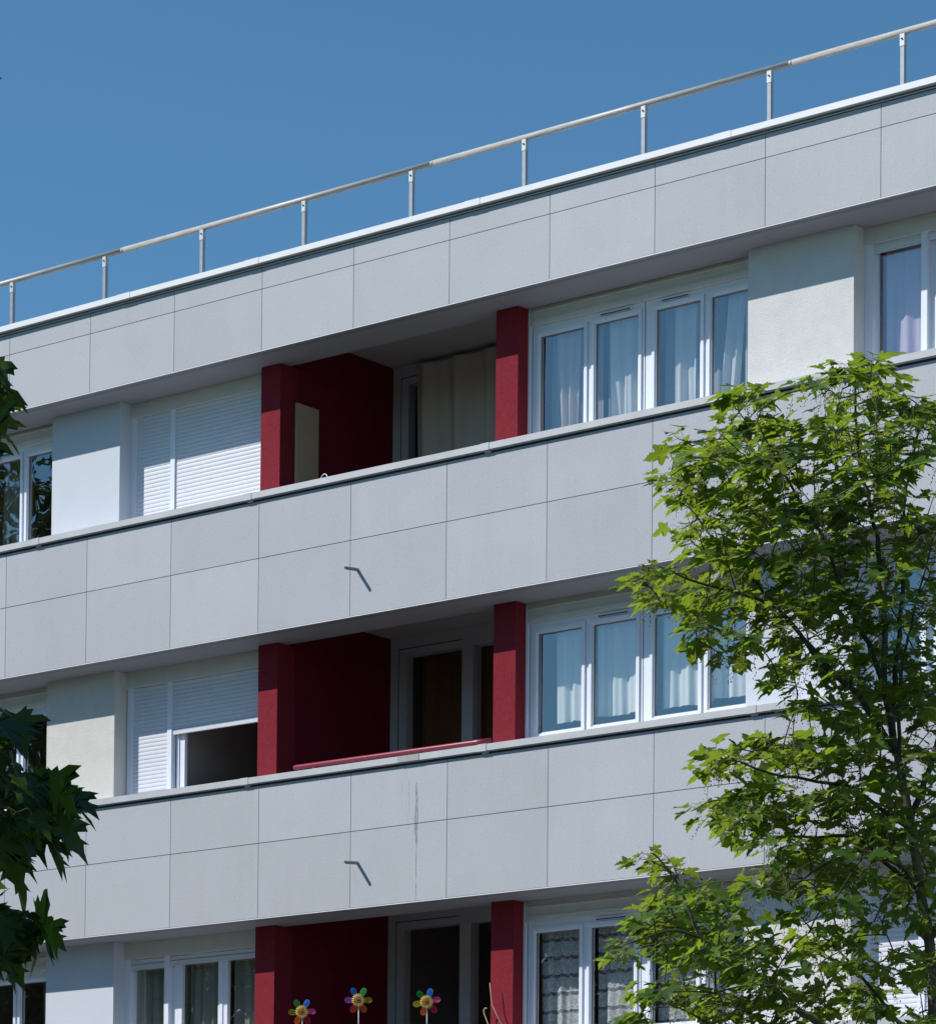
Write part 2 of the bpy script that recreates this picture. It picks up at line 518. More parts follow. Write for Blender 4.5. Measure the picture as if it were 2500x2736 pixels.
# soffits: a flat metal lining in long sheets
LOG = [(-2.425 + q * 8.72, 0.25 + q * 8.72) for q in (-2, -1, 0, 1)]     # loggia clear openings
JS = [-22.3, -19.6, -16.8, -13.9, -11.05, -8.2, -5.36, -2.465, 0.416, 3.368, 6.25, 9.2, 11.6, XR]
for bi in range(4):
    for a, c in zip(JS[:-1], JS[1:]):
        MB().box(a + 0.0015, c - 0.0015, 0.004, 0.530, ZS[bi], ZS[bi] + 0.0025).build('soffit', M['soffit'], bld)

# copings (floor parapets)
CJ = [-21.0, -17.0, -14.0, -11.1, -8.2, -5.306, -2.398, 0.52, 3.46, 6.36, 9.3, 12.2]
for bi in (1, 2, 3):
    zt = TOPZ[bi] + 0.068; zb = TOPZ[bi] + 0.008
    cs_ = [XL] + CJ + [XR]
    for a, c in zip(cs_[:-1], cs_[1:]):
        e = MB()
        e.box(a + 0.002, c - 0.002, -0.044, 0.30, zb, zt)
        if c < XR:
            e.box(c - 0.10, c - 0.0025, -0.047, 0.302, zb - 0.003, zt + 0.003)
            e.box(c - 0.07, c - 0.004, -0.022, 0.0, zb - 0.022, zb - 0.004)
        e.box(a + 0.002, c - 0.004, -0.036, -0.003, zb - 0.006, zb - 0.001)
        e.build('coping', M['coping'], bld)
    # inner sill behind the coping, in front of the windows
    edges = [XL] + [q for l in LOG for q in l] + [XR]
    for a, c in zip(edges[0::2], edges[1::2]):
        MB().box(a, min(c, XR), 0.301, 0.585, zt - 0.04, zt + 0.065).build('window_sill', M['pvc'], bld)
MB().box(-0.53, -0.275, -0.0482, -0.0475, 7.474, 7.532).build('coping_stain_patch', M['concrete'], bld)

# roof edge
RJ = [-21.0, -18.9, -15.9, -12.9, -9.9, -6.95, -4.046, -2.324, 0.4, 3.174, 6.0, 9.0, 12.0]
cs_ = [XL - 0.05] + RJ + [XR + 0.05]
for a, c in zip(cs_[:-1], cs_[1:]):
    e = MB().box(a + 0.0015, c - 0.0015, -0.060, 0.34, 12.494, 12.549)
    if c < XR: e.box(c - 0.18, c - 0.002, -0.0625, 0.342, 12.4925, 12.5515)
    e.build('roof_coping', M['coping_white'], bld)
e = MB().box(XL, XR, -0.012, 0.010, 12.472, 12.477)
e.build('roof_drip_profile', M['coping_white'], bld)
MB().box(XL + 0.1, XR - 0.1, 0.34, 10.0, 12.25, 12.36).build('roof', M['concrete'], bld)

# slabs, ceilings, back and end walls, partitions
for bi in range(4):
    s = MB().box(XL + 0.02, XR - 0.02, 0.205, 10.0, CEIL[bi] + 0.002, CEIL[bi] + 0.24)
    s.build('floor_slab', M['room'], bld)
for bi in range(4):
    for a, c in LOG[1:]:
        if c > XR: c = XR
        MB().box(a, c, 0.532, 2.075, CEIL[bi] - 0.012, CEIL[bi]).build('loggia_ceiling', M['ceiling'], bld)
        MB().box(a, c, 0.519, 0.531, ZS[bi] + 0.004, CEIL[bi] + 0.001).build('edge_beam', M['ceiling'], bld)
MB().box(XL + 0.02, XR - 0.02, 9.9, 10.1, 0, 12.25).build('rear_wall', M['concrete'], bld)
for a, c in ((XL, XL + 0.2), (XR - 0.2, XR)):
    MB().box(a + 0.003, c - 0.003, 0.03, 10.1, 0, 12.45).build('end_wall', M['concrete'], bld)
for q in (-2, -1, 0, 1):
    for x in (-5.2, -3.99, -2.60, 0.43, 3.6):
        if x + q * 8.72 < XR - 0.3 and x + q * 8.72 > XL + 0.3:
            MB().box(x + q * 8.72 - 0.06, x + q * 8.72 + 0.06, (0.68 if x != -2.60 and x != 0.43 else 2.2), 9.88, 1.0, 12.2).build('partition_wall', M['room'], bld)
MB().box(XL + 0.3, XR - 0.3, 5.2, 5.3, 1.0, 12.0).build('corridor_wall', M['room'], bld)
MB().box(XL, XR, 0.03, 0.30, 0.0, 1.0).build('plinth', M['concrete'], bld)
MB().box(XL, XR, 0.56, 0.68, 0.9, 1.85).build('ground_floor_wall', M['render_cream'], bld)

# ---- window pieces
def box_frame(b, x0, x1, z0, z1, w, y0, y1):
    b.box(x0, x0 + w, y0, y1, z0, z1); b.box(x1 - w, x1, y0, y1, z0, z1)
    b.box(x0 + w, x1 - w, y0, y1, z0, z0 + w); b.box(x0 + w, x1 - w, y0, y1, z1 - w, z1)


def window(x0, x1, z0, z1, panes, gz0, gz1, groups=None, vents=(), parent=bld, y=YF, gm='glass', gasket=True, sash_w=0.046):
    """one PVC window: outer frame (the mesh), a sash per pane, glass per pane"""
    b = MB()
    zt = gz1 + sash_w; zb = gz0 - sash_w
    gs = groups or [panes]
    # outer frame as strips around the sashes
    allp = [(a - sash_w, c + sash_w) for a, c in panes]
    xs = [x0] + [v for pr in allp for v in pr] + [x1]
    for a, c in zip(xs[0::2], xs[1::2]):
        if c - a > 0.002: b.box(a, c, y + 0.008, y + 0.07, zb, zt)
    b.box(x0, x1, y + 0.006, y + 0.07, zt, z1)
    if zb > z0: b.box(x0, x1, y + 0.006, y + 0.07, z0, zb)
    w = b.build('window', M['pvc'], parent)
    for a, c in panes:
        s = MB()
        box_frame(s, a - sash_w + 0.002, c + sash_w - 0.002, zb + 0.002, zt - 0.002, 0.030, y - 0.010, y + 0.05)
        box_frame(s, a - 0.0145, c + 0.0145, gz0 - 0.0145, gz1 + 0.0145, 0.0145, y + 0.004, y + 0.05)
        so_ = s.build('sash', M['pvc'], w)
        if gasket:
            q = MB(); box_frame(q, a - 0.0005, c + 0.0005, gz0 - 0.0005, gz1 + 0.0005, 0.007, y + 0.012, y + 0.03)
            q.build('gasket', M['pvc_groove'], w)
        g = MB().poly([(a, y + 0.028, gz0), (c, y + 0.028, gz0), (c, y + 0.028, gz1), (a, y + 0.028, gz1)], [(0, 1, 2, 3)])
        g.build('pane', M[gm], w)
    for vx0, vx1 in vents:
        q = MB().box(vx0, vx1, y - 0.010, y + 0.006, z1 - 0.045, z1 - 0.018).box(vx0 + .01, vx1 - .01, y - 0.013, y - 0.0105, z1 - 0.040, z1 - 0.030, 1)
        q.build('trickle_vent', [M['pvc'], M['dark']], w)
    return w


def shutter(x0, x1, z0, z1, parent, y=0.566, bar=False):
    pitch = 0.041
    b = MB()
    z = z1
    n = int(math.ceil((z1 - z0) / pitch))
    for i in range(n):
        a = z1 - i * pitch; c = max(z0, a - pitch)
        if a - c < 0.006: continue
        h = a - c
        prof = [(y + 0.016, a), (y + 0.0025, a - 0.0004), (y + 0.0006, a - h * 0.3), (y + 0.0, a - h * 0.55), (y + 0.0008, a - h * 0.80), (y + 0.003, c + 0.0022), (y + 0.016, c + 0.0008)]
        b.prism_x(prof[::-1], x0, x1, 0)
    b.box(x0, x1, y + 0.0165, y + 0.02, z0, z1, 1)
    if bar: b.box(x0, x1, y - 0.004, y + 0.02, z0 - 0.045, z0 - 0.001, 0).box(x0, x1, y - 0.005, y + 0.02, z0 - 0.05, z0 - 0.046, 0)
    return b.build('roller_shutter', [M['shutter'], M['pvc_groove']], parent)


def glazed_right(x0s, bi, shift=0.0, full=False):
    """the wide window of four casements between red column and pier"""
    dz = -H * bi
    panes = [(0.655, 1.151), (1.287, 1.762), (1.966, 2.443), (2.567, 3.03)]
    panes = [(mx(a) + shift, mx(c) + shift) for a, c in panes]
    z0 = 10.395 + dz; z1 = mz(11.468 + dz)
    w = window(mx(0.565) + shift, mx(1.834) + shift, z0, z1, panes[:2], mz(10.452 + dz), mz(11.366 + dz), vents=[(mx(1.34) + shift, mx(1.69) + shift)])
    w2 = window(mx(1.846) + shift, mx(3.10) + shift, z0, z1, panes[2:], mz(10.452 + dz), mz(11.366 + dz), vents=[(mx(2.02) + shift, mx(2.33) + shift)])
    MB().box(mx(1.8345) + shift, mx(1.8455) + shift, YF + 0.02, YF + 0.07, z0, z1).build('mullion_gap', M['dark'], bld)
    # post between column and frame, head panel with a thin cover strip
    MB().box(mx(0.49) + shift, mx(0.553) + shift, 0.535, 0.64, z0 - 0.05, CEIL[bi] - 0.36).build('frame_post', M['pvc'], bld)
    hb = MB().box(0.38 + shift, 3.62 + shift, 0.538, 0.62, z1 + 0.001, CEIL[bi] - 0.001)
    hb.box(0.55 + shift, 3.12 + shift, 0.526, 0.537, z1 + 0.128, z1 + 0.140)
    hb.box(0.55 + shift, 3.12 + shift, 0.530, 0.537, z1 + 0.012, z1 + 0.05)
    hb.build('head_panel', M['head'], bld)
    return w, w2


def head_left(bi, shift=0.0):
    hz = mz(11.500 - H * bi, 0.54)
    hb = MB().box(-4.75 + shift, -2.60 + shift, 0.536, 0.62, hz, CEIL[bi] - 0.001)
    hb.build('head_panel', M['head'], bld)


# ---- piers, columns, loggias for every bay (the middle one is what the photo shows)
PIER_M = {(0, 0): 'render_blue', (1, 0): 'render_cream', (2, 0): 'render_blue', (0, 1): 'render_white', (1, 1): 'render_blue', (2, 1): 'render_white'}
PEDGE = [(-5.573, -4.602), (-5.602, -4.632), (-5.566, -4.600), (-5.57, -4.60)]
for q in (-2, -1, 0, 1):
    sh = q * 8.72
    for bi in range(4):
        zb = (TOPZ[bi + 1] + 0.02) if bi < 3 else 0.9
        zt = ZS[bi] - 0.001
        for side in (0, 1):
            if side == 0:
                a, c = PEDGE[bi]
                if q != 0: a, c = a, c
            else:
                a, c = 3.056, 4.145
                if q != 0: continue
            if side == 0 and q == 1: continue
            if a + sh < XL or c + sh > XR: continue
            mname = PIER_M.get((bi, side), 'render_white')
            MB().box(a + sh, c + sh, 0.385, 0.70, zb, zt).build('pier', M[mname], bld)
        if -2.68 + sh > XL and 0.51 + sh < XR + 8:
            x1 = -2.428 + sh
            MB().box(-2.68 + sh, x1, 0.387, 2.2, zb, zt).build('column', M['red'], bld) if False else None
            cl = MB().box(-2.678 + sh, -2.427 + sh, 0.386, 0.64, zb, zt)
            cl.build('column', M['red'], bld)
            if 0.5 + sh < XR:
                MB().box(0.248 + sh, 0.507 + sh, 0.386, 0.56, zb, zt).build('column', M['red'], bld)
            # side walls and floor of the loggia
            fl = CEIL[bi] - 2.75 + 0.245 if bi < 3 else 1.0
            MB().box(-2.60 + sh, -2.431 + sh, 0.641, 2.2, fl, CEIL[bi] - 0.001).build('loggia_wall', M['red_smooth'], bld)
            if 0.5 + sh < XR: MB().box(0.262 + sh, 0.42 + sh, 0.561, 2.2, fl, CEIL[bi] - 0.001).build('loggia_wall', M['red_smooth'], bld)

# ---- windows of the middle bay and its two neighbours
def left_group(bi, shift, mode):
    dz = -H * bi
    zt = mz(11.489 + dz); zb = 10.39 + dz
    X = lambda x: mx(x) + shift
    b = MB()
    b.box(X(-4.587), X(-4.508), YF - 0.005, 0.64, zb, zt + 0.012)          # left guide
    b.box(X(-4.023), X(-3.963), YF - 0.012, 0.64, zb, zt + 0.012)          # mullion
    b.box(X(-2.79), -2.60 + shift, YF - 0.005, 0.64, zb, zt + 0.012)
    b.box(X(-4.587), -2.60 + shift, YF, 0.64, zb - 0.03, zb)
    w = b.build('window', M['pvc'], bld)
    if mode == 'closed':
        shutter(X(-4.508), X(-4.023), zb, zt, w); shutter(X(-3.963), X(-2.79), zb, zt, w)
    elif mode == 'half':
        shutter(X(-4.508), X(-4.023), zb, zt, w); shutter(X(-3.963), X(-2.79), mz(8.262), zt, w, bar=True)
        s = MB().box(X(-3.963), X(-3.905), 0.60, 0.64, zb, 8.23).box(X(-3.895), X(-3.835), 0.61, 0.65, zb, 8.23)
        s.box(X(-3.835), X(-2.79), 0.60, 0.64, zb, mz(7.672) - 0.012)
        s.build('sash', M['pvc'], w)
        MB().box(X(-3.95), X(-3.94), 0.598, 0.6, zb, 8.22).build('gasket', M['dark'], w)
    else:
        z2 = mz(5.935) if bi == 2 else mz(11.462 + dz)
        shutter(X(-4.508), X(-4.023), z2, zt, w, bar=True); shutter(X(-3.963), X(-2.79), z2 + 0.01, zt, w, bar=True)
        window(X(-4.508), X(-4.023), zb, zt, [(X(-4.484), X(-4.035))], mz(10.452 + dz), z2 + 0.02, parent=w, y=0.600, sash_w=0.012) if False else None
        s = MB()
        for a, c in ((-4.508, -4.488), (-3.963, -3.925), (-3.915, -3.822), (-3.330, -3.205)):
            s.box(X(a), X(c), 0.596 if c - a > 0.05 else 0.606, 0.64, zb, zt)
        s.box(X(-3.300), X(-3.262), 0.586, 0.5955, zb, zt)
        s.box(X(-4.488), X(-4.023), 0.602, 0.64, zb, mz(10.452 + dz)); s.box(X(-3.822), X(-2.79), 0.602, 0.64, zb, mz(10.452 + dz))
        s.build('sash', M['pvc'], w)
        for a, c in ((-4.488, -4.023), (-3.822, -3.33), (-3.205, -2.79)):
            MB().poly([(X(a), 0.618, zb), (X(c), 0.618, zb), (X(c), 0.618, zt), (X(a), 0.618, zt)], [(0, 1, 2, 3)]).build('pane', M['glass'], w)
    head_left(bi, shift)
    return w


for bi in range(4):
    glazed_right(None, bi, 0.0)
    glazed_right(None, bi, -8.655)
    left_group(bi, 0.0, ('closed', 'half', 'open', 'open')[bi])
    left_group(bi, 8.765, ('open', 'open', 'closed', 'open')[bi])
    left_group(bi, -8.72, ('open', 'closed', 'open', 'closed')[bi])
    glazed_right(None, bi, -17.4)

# loggia back walls: frame, door and window
for q in (-1, 0, 1):
    for bi in range(4):
        dz = -H * bi
        sh = q * 8.72
        b = MB()
        YB = 2.08
        if 0.26 + sh > XR: continue
        b.box(-2.431 + sh, -2.235 + sh, YB, 2.2, 9.50 + dz, 12.0 + dz)
        b.box(-2.235 + sh, 0.262 + sh, YB, 2.2, mzz if False else 11.80 + dz, 12.0 + dz)
        b.box(-1.495 + sh, -1.355 + sh, YB - 0.012, 2.2, 9.50 + dz, 11.80 + dz)
        b.box(-1.355 + sh, 0.262 + sh, YB + 0.002, 2.2, 9.50 + dz, 10.35 + dz)
        b.box(-0.55 + sh, -0.45 + sh, YB + 0.004, 2.2, 10.35 + dz, 11.80 + dz)
        b.box(-2.325 + sh, -2.318 + sh, YB - 0.004, YB - 0.0005, 9.5 + dz, 11.88 + dz, 1)
        b.box(-2.318 + sh, -1.50 + sh, YB - 0.004, YB - 0.0005, 11.868 + dz, 11.876 + dz, 1)
        b.box(-2.235 + sh, -2.215 + sh, YB - 0.014, YB - 0.0045, 9.5 + dz, 11.80 + dz)
        w = b.build('balcony_window', [M['loggia_frame'], M['dark']], bld)
        MB().poly([(-2.235 + sh, 2.12, 9.5 + dz), (-1.495 + sh, 2.12, 9.5 + dz), (-1.495 + sh, 2.12, 11.80 + dz), (-2.235 + sh, 2.12, 11.80 + dz)], [(0, 1, 2, 3)]).build('pane', M['glass_door'], w)
        MB().poly([(-1.355 + sh, 2.12, 10.35 + dz), (0.262 + sh, 2.12, 10.35 + dz), (0.262 + sh, 2.12, 11.80 + dz), (-1.355 + sh, 2.12, 11.80 + dz)], [(0, 1, 2, 3)]).build('pane', M['glass_door'], w)

# red balcony rail of the middle loggia, thin red kerb inside the others
rail = MB().tube([(-1.955, 0.12, 7.606), (-1.93, 0.12, 7.606), (0.255, 0.12, 7.599), (0.43, 0.12, 7.5985)], [0.020, 0.024, 0.024, 0.024], 14)
rail.build('balcony_rail', M['red_metal'], bld)
for xx in (-1.75, -0.8, 0.1):
    pass
for xx in (-1.7, -0.75, 0.2): MB().box(xx - 0.012, xx + 0.012, 0.108, 0.132, 7.53, 7.59).build('rail_support', M['red_metal'], bld)

# overflow pipes
for (x, z) in ((-1.081, 9.362), (-1.046, 6.600)):
    b = MB()
    n = 14; R_, r_ = 0.0165, 0.0125
    y1, y0 = 0.03, -0.172
    zt_ = -0.018
    ringo = []; ringi = []
    for k in range(n):
        a = 2 * math.pi * k / n
        ringo.append((math.cos(a), math.sin(a)))
    vs = []
    for (yy, rr, dzz) in ((y1, R_, 0), (y0, R_, zt_), (y0, r_, zt_), (-0.10, r_, zt_ * 0.6)):
        vs += [(x + c * rr, yy, z + s_ * rr + dzz) for c, s_ in ringo]
    fs = []
    for i in range(3):
        for k in range(n):
            k2 = (k + 1) % n
            fs.append((i * n + k, i * n + k2, (i + 1) * n + k2, (i + 1) * n + k))
    fs.append(tuple(3 * n + k for k in range(n)))
    b.poly(vs, fs, 0, True)
    b.mi[-1] = 1
    fl_ = MB()
    o = b.build('overflow_pipe', [M['pipe'], M['black']], bld)

# ------------------------------------------------------------------ roof guard rail
rr_ = tag(empty('guard_rail', (0, 0.1, 12.56)), 'long galvanised tube guard rail on posts along the white roof edge', 'railing')
xs = [-5.89 + 1.337 * k for k in range(-12, 15)]
yp = 0.1
tb = MB()
xa, xb = -21.95, 13.2
joints = [-21.95, -18.3, -12.3, -8.3, -4.293, -0.28, 3.7, 7.7, 11.7, 13.2]
for a, c in zip(joints[:-1], joints[1:]):
    tb.tube([(a + 0.004, yp, 13.062), (c - 0.03, yp, 13.062)], 0.0285, 16)
    tb.tube([(c - 0.0305, yp, 13.062), (c + 0.0038, yp, 13.062)], 0.0275, 16)
tb.build('rail_tube', M['tube'], rr_, None)
for o in rr_.children: o.location = (0, -0.1, -12.56)
proto = None
for k, x in enumerate(xs):
    if x < xa or x > xb: continue
    if proto is None:
        b = MB()
        w2 = 0.0185
        b.box(-w2, w2, -w2, w2, 0.0, 0.49)
        b.box(-0.045, 0.045, -0.035, 0.035, -0.008, 0.004, 1)
        b.box(-w2 - 0.0035, w2 + 0.0035, -w2 - 0.0035, w2 + 0.0035, 0.375, 0.478, 1)
        b.tube([(0, -w2 - 0.0125, 0.435), (0, -w2 - 0.0032, 0.435)], 0.0075, 8, 2)
        proto = b.build('post', [M['galv'], M['galv_dark'], M['dark']], rr_)
        o = proto
    else:
        o = proto.copy(); COL.objects.link(o); o.parent = rr_
    o.location = (x, 0.0, 0.004)


# ------------------------------------------------------------------ curtains and small things
def curtain(name, x0, x1, z0, z1, y, material, label, cat='curtain', fold=0.028, nf=7, seed=0, hem=0.0, group=None, lean=0.0, taper=0.0, xr=None):
    rs = np.random.default_rng(seed)
    nx, nz = max(30, int((x1 - x0) / 0.012)), 26
    ph = rs.uniform(0, 6.28, 4); fr = nf * rs.uniform(0.85, 1.2, 2)
    vs = []; fs = []
    ox, oz = x0, z0
    for j in range(nz + 1):
        tz = j / nz
        z = z0 + (z1 - z0) * tz
        sp = 1.0 - taper * (0.5 + 0.5 * math.cos(math.pi * min(1, tz * 1.1)))
        for i in range(nx + 1):
            tx = i / nx
            wv = math.sin(tx * fr[0] * 6.283 + ph[0] + 0.5 * math.sin(tz * 2.2 + ph[2])) + 0.45 * math.sin(tx * fr[1] * 2.1 * 6.283 + ph[1] + tz * 1.1)
            yy = fold * wv * (0.55 + 0.45 * (1 - tz))
            xx = (x1 - x0) * (0.5 + (tx - 0.5) * sp) + lean * (1 - tz)
            zz = (z - z0) + (hem * math.sin(tx * 11 + ph[3]) * (1 - tz) if hem else 0)
            vs.append((xx, yy, zz))
    for j in range(nz):
        for i in range(nx):
            a = j * (nx + 1) + i
            fs.append((a, a + 1, a + nx + 2, a + nx + 1))
    b = MB().poly(vs, fs, 0, True)
    o = b.build(name, material)
    o.location = (x0, y, z0)
    tag(o, label, cat, group)
    return o


GC = 'net curtains behind the windows'
# top floor, right hand window
curtain('curtain', 0.62, 1.20, 10.40, 11.52, 0.76, M['sheer'], 'sheer white curtain in the top floor window pane beside the red column', fold=0.02, nf=3, seed=1, group=GC)
curtain('curtain', 0.72, 1.02, 10.40, 11.52, 0.68, M['drape_pink'], 'narrow gathered pinkish curtain in the top floor pane nearest the red column', fold=0.03, nf=2.2, seed=2, taper=0.35, group=GC)
curtain('curtain', 1.26, 1.80, 10.40, 11.52, 0.76, M['sheer'], 'sheer curtain behind the second pane of the upper right window', fold=0.02, nf=3, seed=3, group=GC)
curtain('curtain', 1.36, 1.78, 10.40, 11.52, 0.68, M['drape_white'], 'pale blue white gathered curtain in the second pane of the upper right window', fold=0.035, nf=2.4, seed=5, taper=0.15, group=GC)
curtain('curtain', 1.90, 2.55, 10.40, 11.52, 0.76, M['sheer'], 'sheer curtain across the third pane of the upper right window', fold=0.02, nf=3, seed=6, group=GC)
curtain('curtain', 2.08, 2.32, 10.40, 11.52, 0.68, M['drape_white'], 'slim white gathered curtain in the middle of the third upper pane', fold=0.03, nf=1.2, seed=7, group=GC)
curtain('curtain', 2.64, 2.84, 10.40, 11.52, 0.68, M['drape_white'], 'white curtain hanging slantwise in the upper pane next to the white pier', fold=0.03, nf=1.5, seed=8, lean=-0.10, group=GC)
curtain('curtain', 2.84, 3.05, 10.40, 11.52, 0.68, M['drape_pink'], 'pinkish curtain edge against the white pier on the top floor', fold=0.03, nf=1.5, seed=9, group=GC)
# middle floor, right hand window: short cafe curtains
zc = 7.645
for k, (a, c, zz, n_) in enumerate(((0.75, 1.20, 7.800, 'first pane, beside the red column'), (1.245, 1.80, 7.798, 'second pane from the red column'),
                                    (1.945, 2.52, 7.795, 'third pane, left of the tree tip'), (2.53, 3.1, 7.812, 'fourth pane, half hidden by the tree'))):
    curtain('curtain', a, c, zz, 8.80, 0.68, M['cafe'], 'short white middle floor curtain, ' + n_, fold=0.022, nf=2.6, seed=20 + k, hem=0.006, group='short white curtains of the middle floor')
# lower floor: lace
for k, (a, c, n_) in enumerate(((0.60, 0.93, 'left half of the pane beside the red column'), (0.93, 1.22, 'right half of the pane beside the red column'),
                                (1.25, 1.80, 'second pane from the red column'), (1.92, 2.52, 'third pane, behind the tree branch'), (2.55, 3.1, 'pane next to the cream pier, behind leaves'))):
    curtain('curtain', a, c, 4.80, 6.06, 0.69, M['lace'], 'white banded lace curtain, ' + n_, fold=0.016, nf=1.8, seed=30 + k, group='banded lace curtains')
# lower floor left window: heavy grey olive curtains
for k, (a, c, n_) in enumerate(((-4.60, -4.02, 'narrow left pane'), (-3.86, -3.32, 'middle pane'), (-3.25, -2.62, 'pane beside the red column'))):
    curtain('curtain', a, c, 4.80, 6.06, 0.74, M['olive'], 'grey olive curtain, lower left window, ' + n_, fold=0.035, nf=4.0, seed=40 + k, group='grey olive curtains')
# far left windows
curtain('curtain', -6.75, -6.33, 10.40, 11.52, 0.85, M['greige'], 'dark curtain in the top floor window at the left edge behind leaves', fold=0.03, nf=3, seed=50)
curtain('curtain', -6.02, -5.90, 4.80, 6.06, 0.80, M['greige'], 'narrow grey green curtain in the lowest window at the left edge', fold=0.03, nf=2, seed=51)
# far right window on the top floor
curtain('curtain', 4.10, 4.285, 10.40, 11.52, 0.68, M['purple'], 'narrow dark purple curtain at the left of the far right top window', fold=0.02, nf=2, seed=52)
curtain('curtain', 4.285, 4.78, 10.40, 11.52, 0.69, M['mauve'], 'mauve sheer curtain in the far right top window', fold=0.02, nf=2, seed=53)
curtain('curtain', 4.84, 6.0, 10.40, 11.52, 0.80, M['sheer'], 'sheer curtain at the very right edge of the top floor', fold=0.02, nf=4, seed=54)
curtain('curtain', 4.22, 6.0, 7.65, 8.78, 0.80, M['sheer'], 'sheer curtain in the middle floor window hidden behind the tree', fold=0.02, nf=6, seed=55)

curtain('curtain', -2.20, -1.30, 6.80, 9.10, 2.30, M['brown_curtain'], 'dark brown curtain behind the loggia door glass of the middle floor', fold=0.03, nf=5, seed=61)
# beige drape hung in front of the top loggia's window
o = curtain('hanging_drape', -2.06, 0.25, 9.60, 11.93, 1.98, M['drape_beige'], 'long grey beige drape hanging from the top loggia ceiling', 'drape', fold=0.045, nf=5, seed=60, lean=0.06)

# boards leaning on the red wall of the top loggia
b = MB().box(-2.415, -2.385, 0.59, 0.905, 9.52, 11.30)
o = b.build('leaning_board', M['beige_board'])
tag(o, 'tall beige board leaning upright against the dark red wall of the top loggia', 'board')

# white wire hoop
h = MB()
pts = []
for k in range(15):
    a = math.pi * k / 14
    pts.append((-1.775 - 0.072 * math.cos(a), 0.30 + 0.02 * math.cos(a), 10.34 + 0.098 * math.sin(a)))
h.tube(pts, 0.004, 6)
pts = [(-1.83 + 0.02 * k, 0.30, 10.385 + 0.016 * math.sin(math.pi * k / 6)) for k in range(7)]
h.tube(pts, 0.003, 5)
o = h.build('wire_hoop', M['coping_white'])
tag(o, 'small white wire hoop peeping over the coping of the top loggia', 'hoop')


def cmat(name, col, alpha=0.85, emis=0):
    mt = bpy.data.materials.new(name); mt.use_nodes = True
    t = mt.node_tree; t.nodes.clear()
    out = N(t, 'ShaderNodeOutputMaterial'); p = N(t, 'ShaderNodeBsdfPrincipled')
    f = noise(t, texco(t), 130, 2, 0.6)
    t.links.new(ramp(t, f, [(0.4, tuple(x * 0.75 for x in col)), (0.7, tuple(min(1, x * 1.25 + 0.01) for x in col))]), p.inputs['Base Color'])
    p.inputs['Roughness'].default_value = 0.5
    p.inputs['Specular IOR Level'].default_value = 0.2
    tl = N(t, 'ShaderNodeBsdfTranslucent'); tl.inputs[0].default_value = (*col, 1)
    m1 = N(t, 'ShaderNodeMixShader'); m1.inputs[0].default_value = 0.35
    t.links.new(p.outputs[0], m1.inputs[1]); t.links.new(tl.outputs[0], m1.inputs[2])
    tr = N(t, 'ShaderNodeBsdfTransparent'); m2 = N(t, 'ShaderNodeMixShader'); m2.inputs[0].default_value = alpha
    t.links.new(tr.outputs[0], m2.inputs[1]); t.links.new(m1.outputs[0], m2.inputs[2])
    t.links.new(m2.outputs[0], out.inputs[0])
    return mt


PC = {'green': (0.01, 0.22, 0.04), 'blue': (0.01, 0.12, 0.50), 'pink': (0.75, 0.06, 0.22), 'red': (0.42, 0.02, 0.02), 'orange': (0.62, 0.10, 0.01),
      'olive': (0.30, 0.25, 0.01), 'violet': (0.42, 0.10, 0.50), 'yellow': (0.45, 0.38, 0.02)}
PM = {k: cmat(k + '_foil', v, 0.92) for k, v in PC.items()}
PR = {k: cmat(k + '_foil_rim', tuple(min(1, x * 1.4 + 0.03) for x in v), 1.0) for k, v in PC.items()}
PM['sun'] = simple('yellow_plastic', (0.95, 0.66, 0.16), 0.4)
PM['heart'] = simple('orange_brown_plastic', (0.55, 0.14, 0.01), 0.45, 0, 0.3, 60)
PM['stick'] = simple('white_plastic_stick', (0.55, 0.56, 0.56), 0.4)
PM['brown'] = simple('brown_plastic', (0.18, 0.05, 0.01), 0.5)


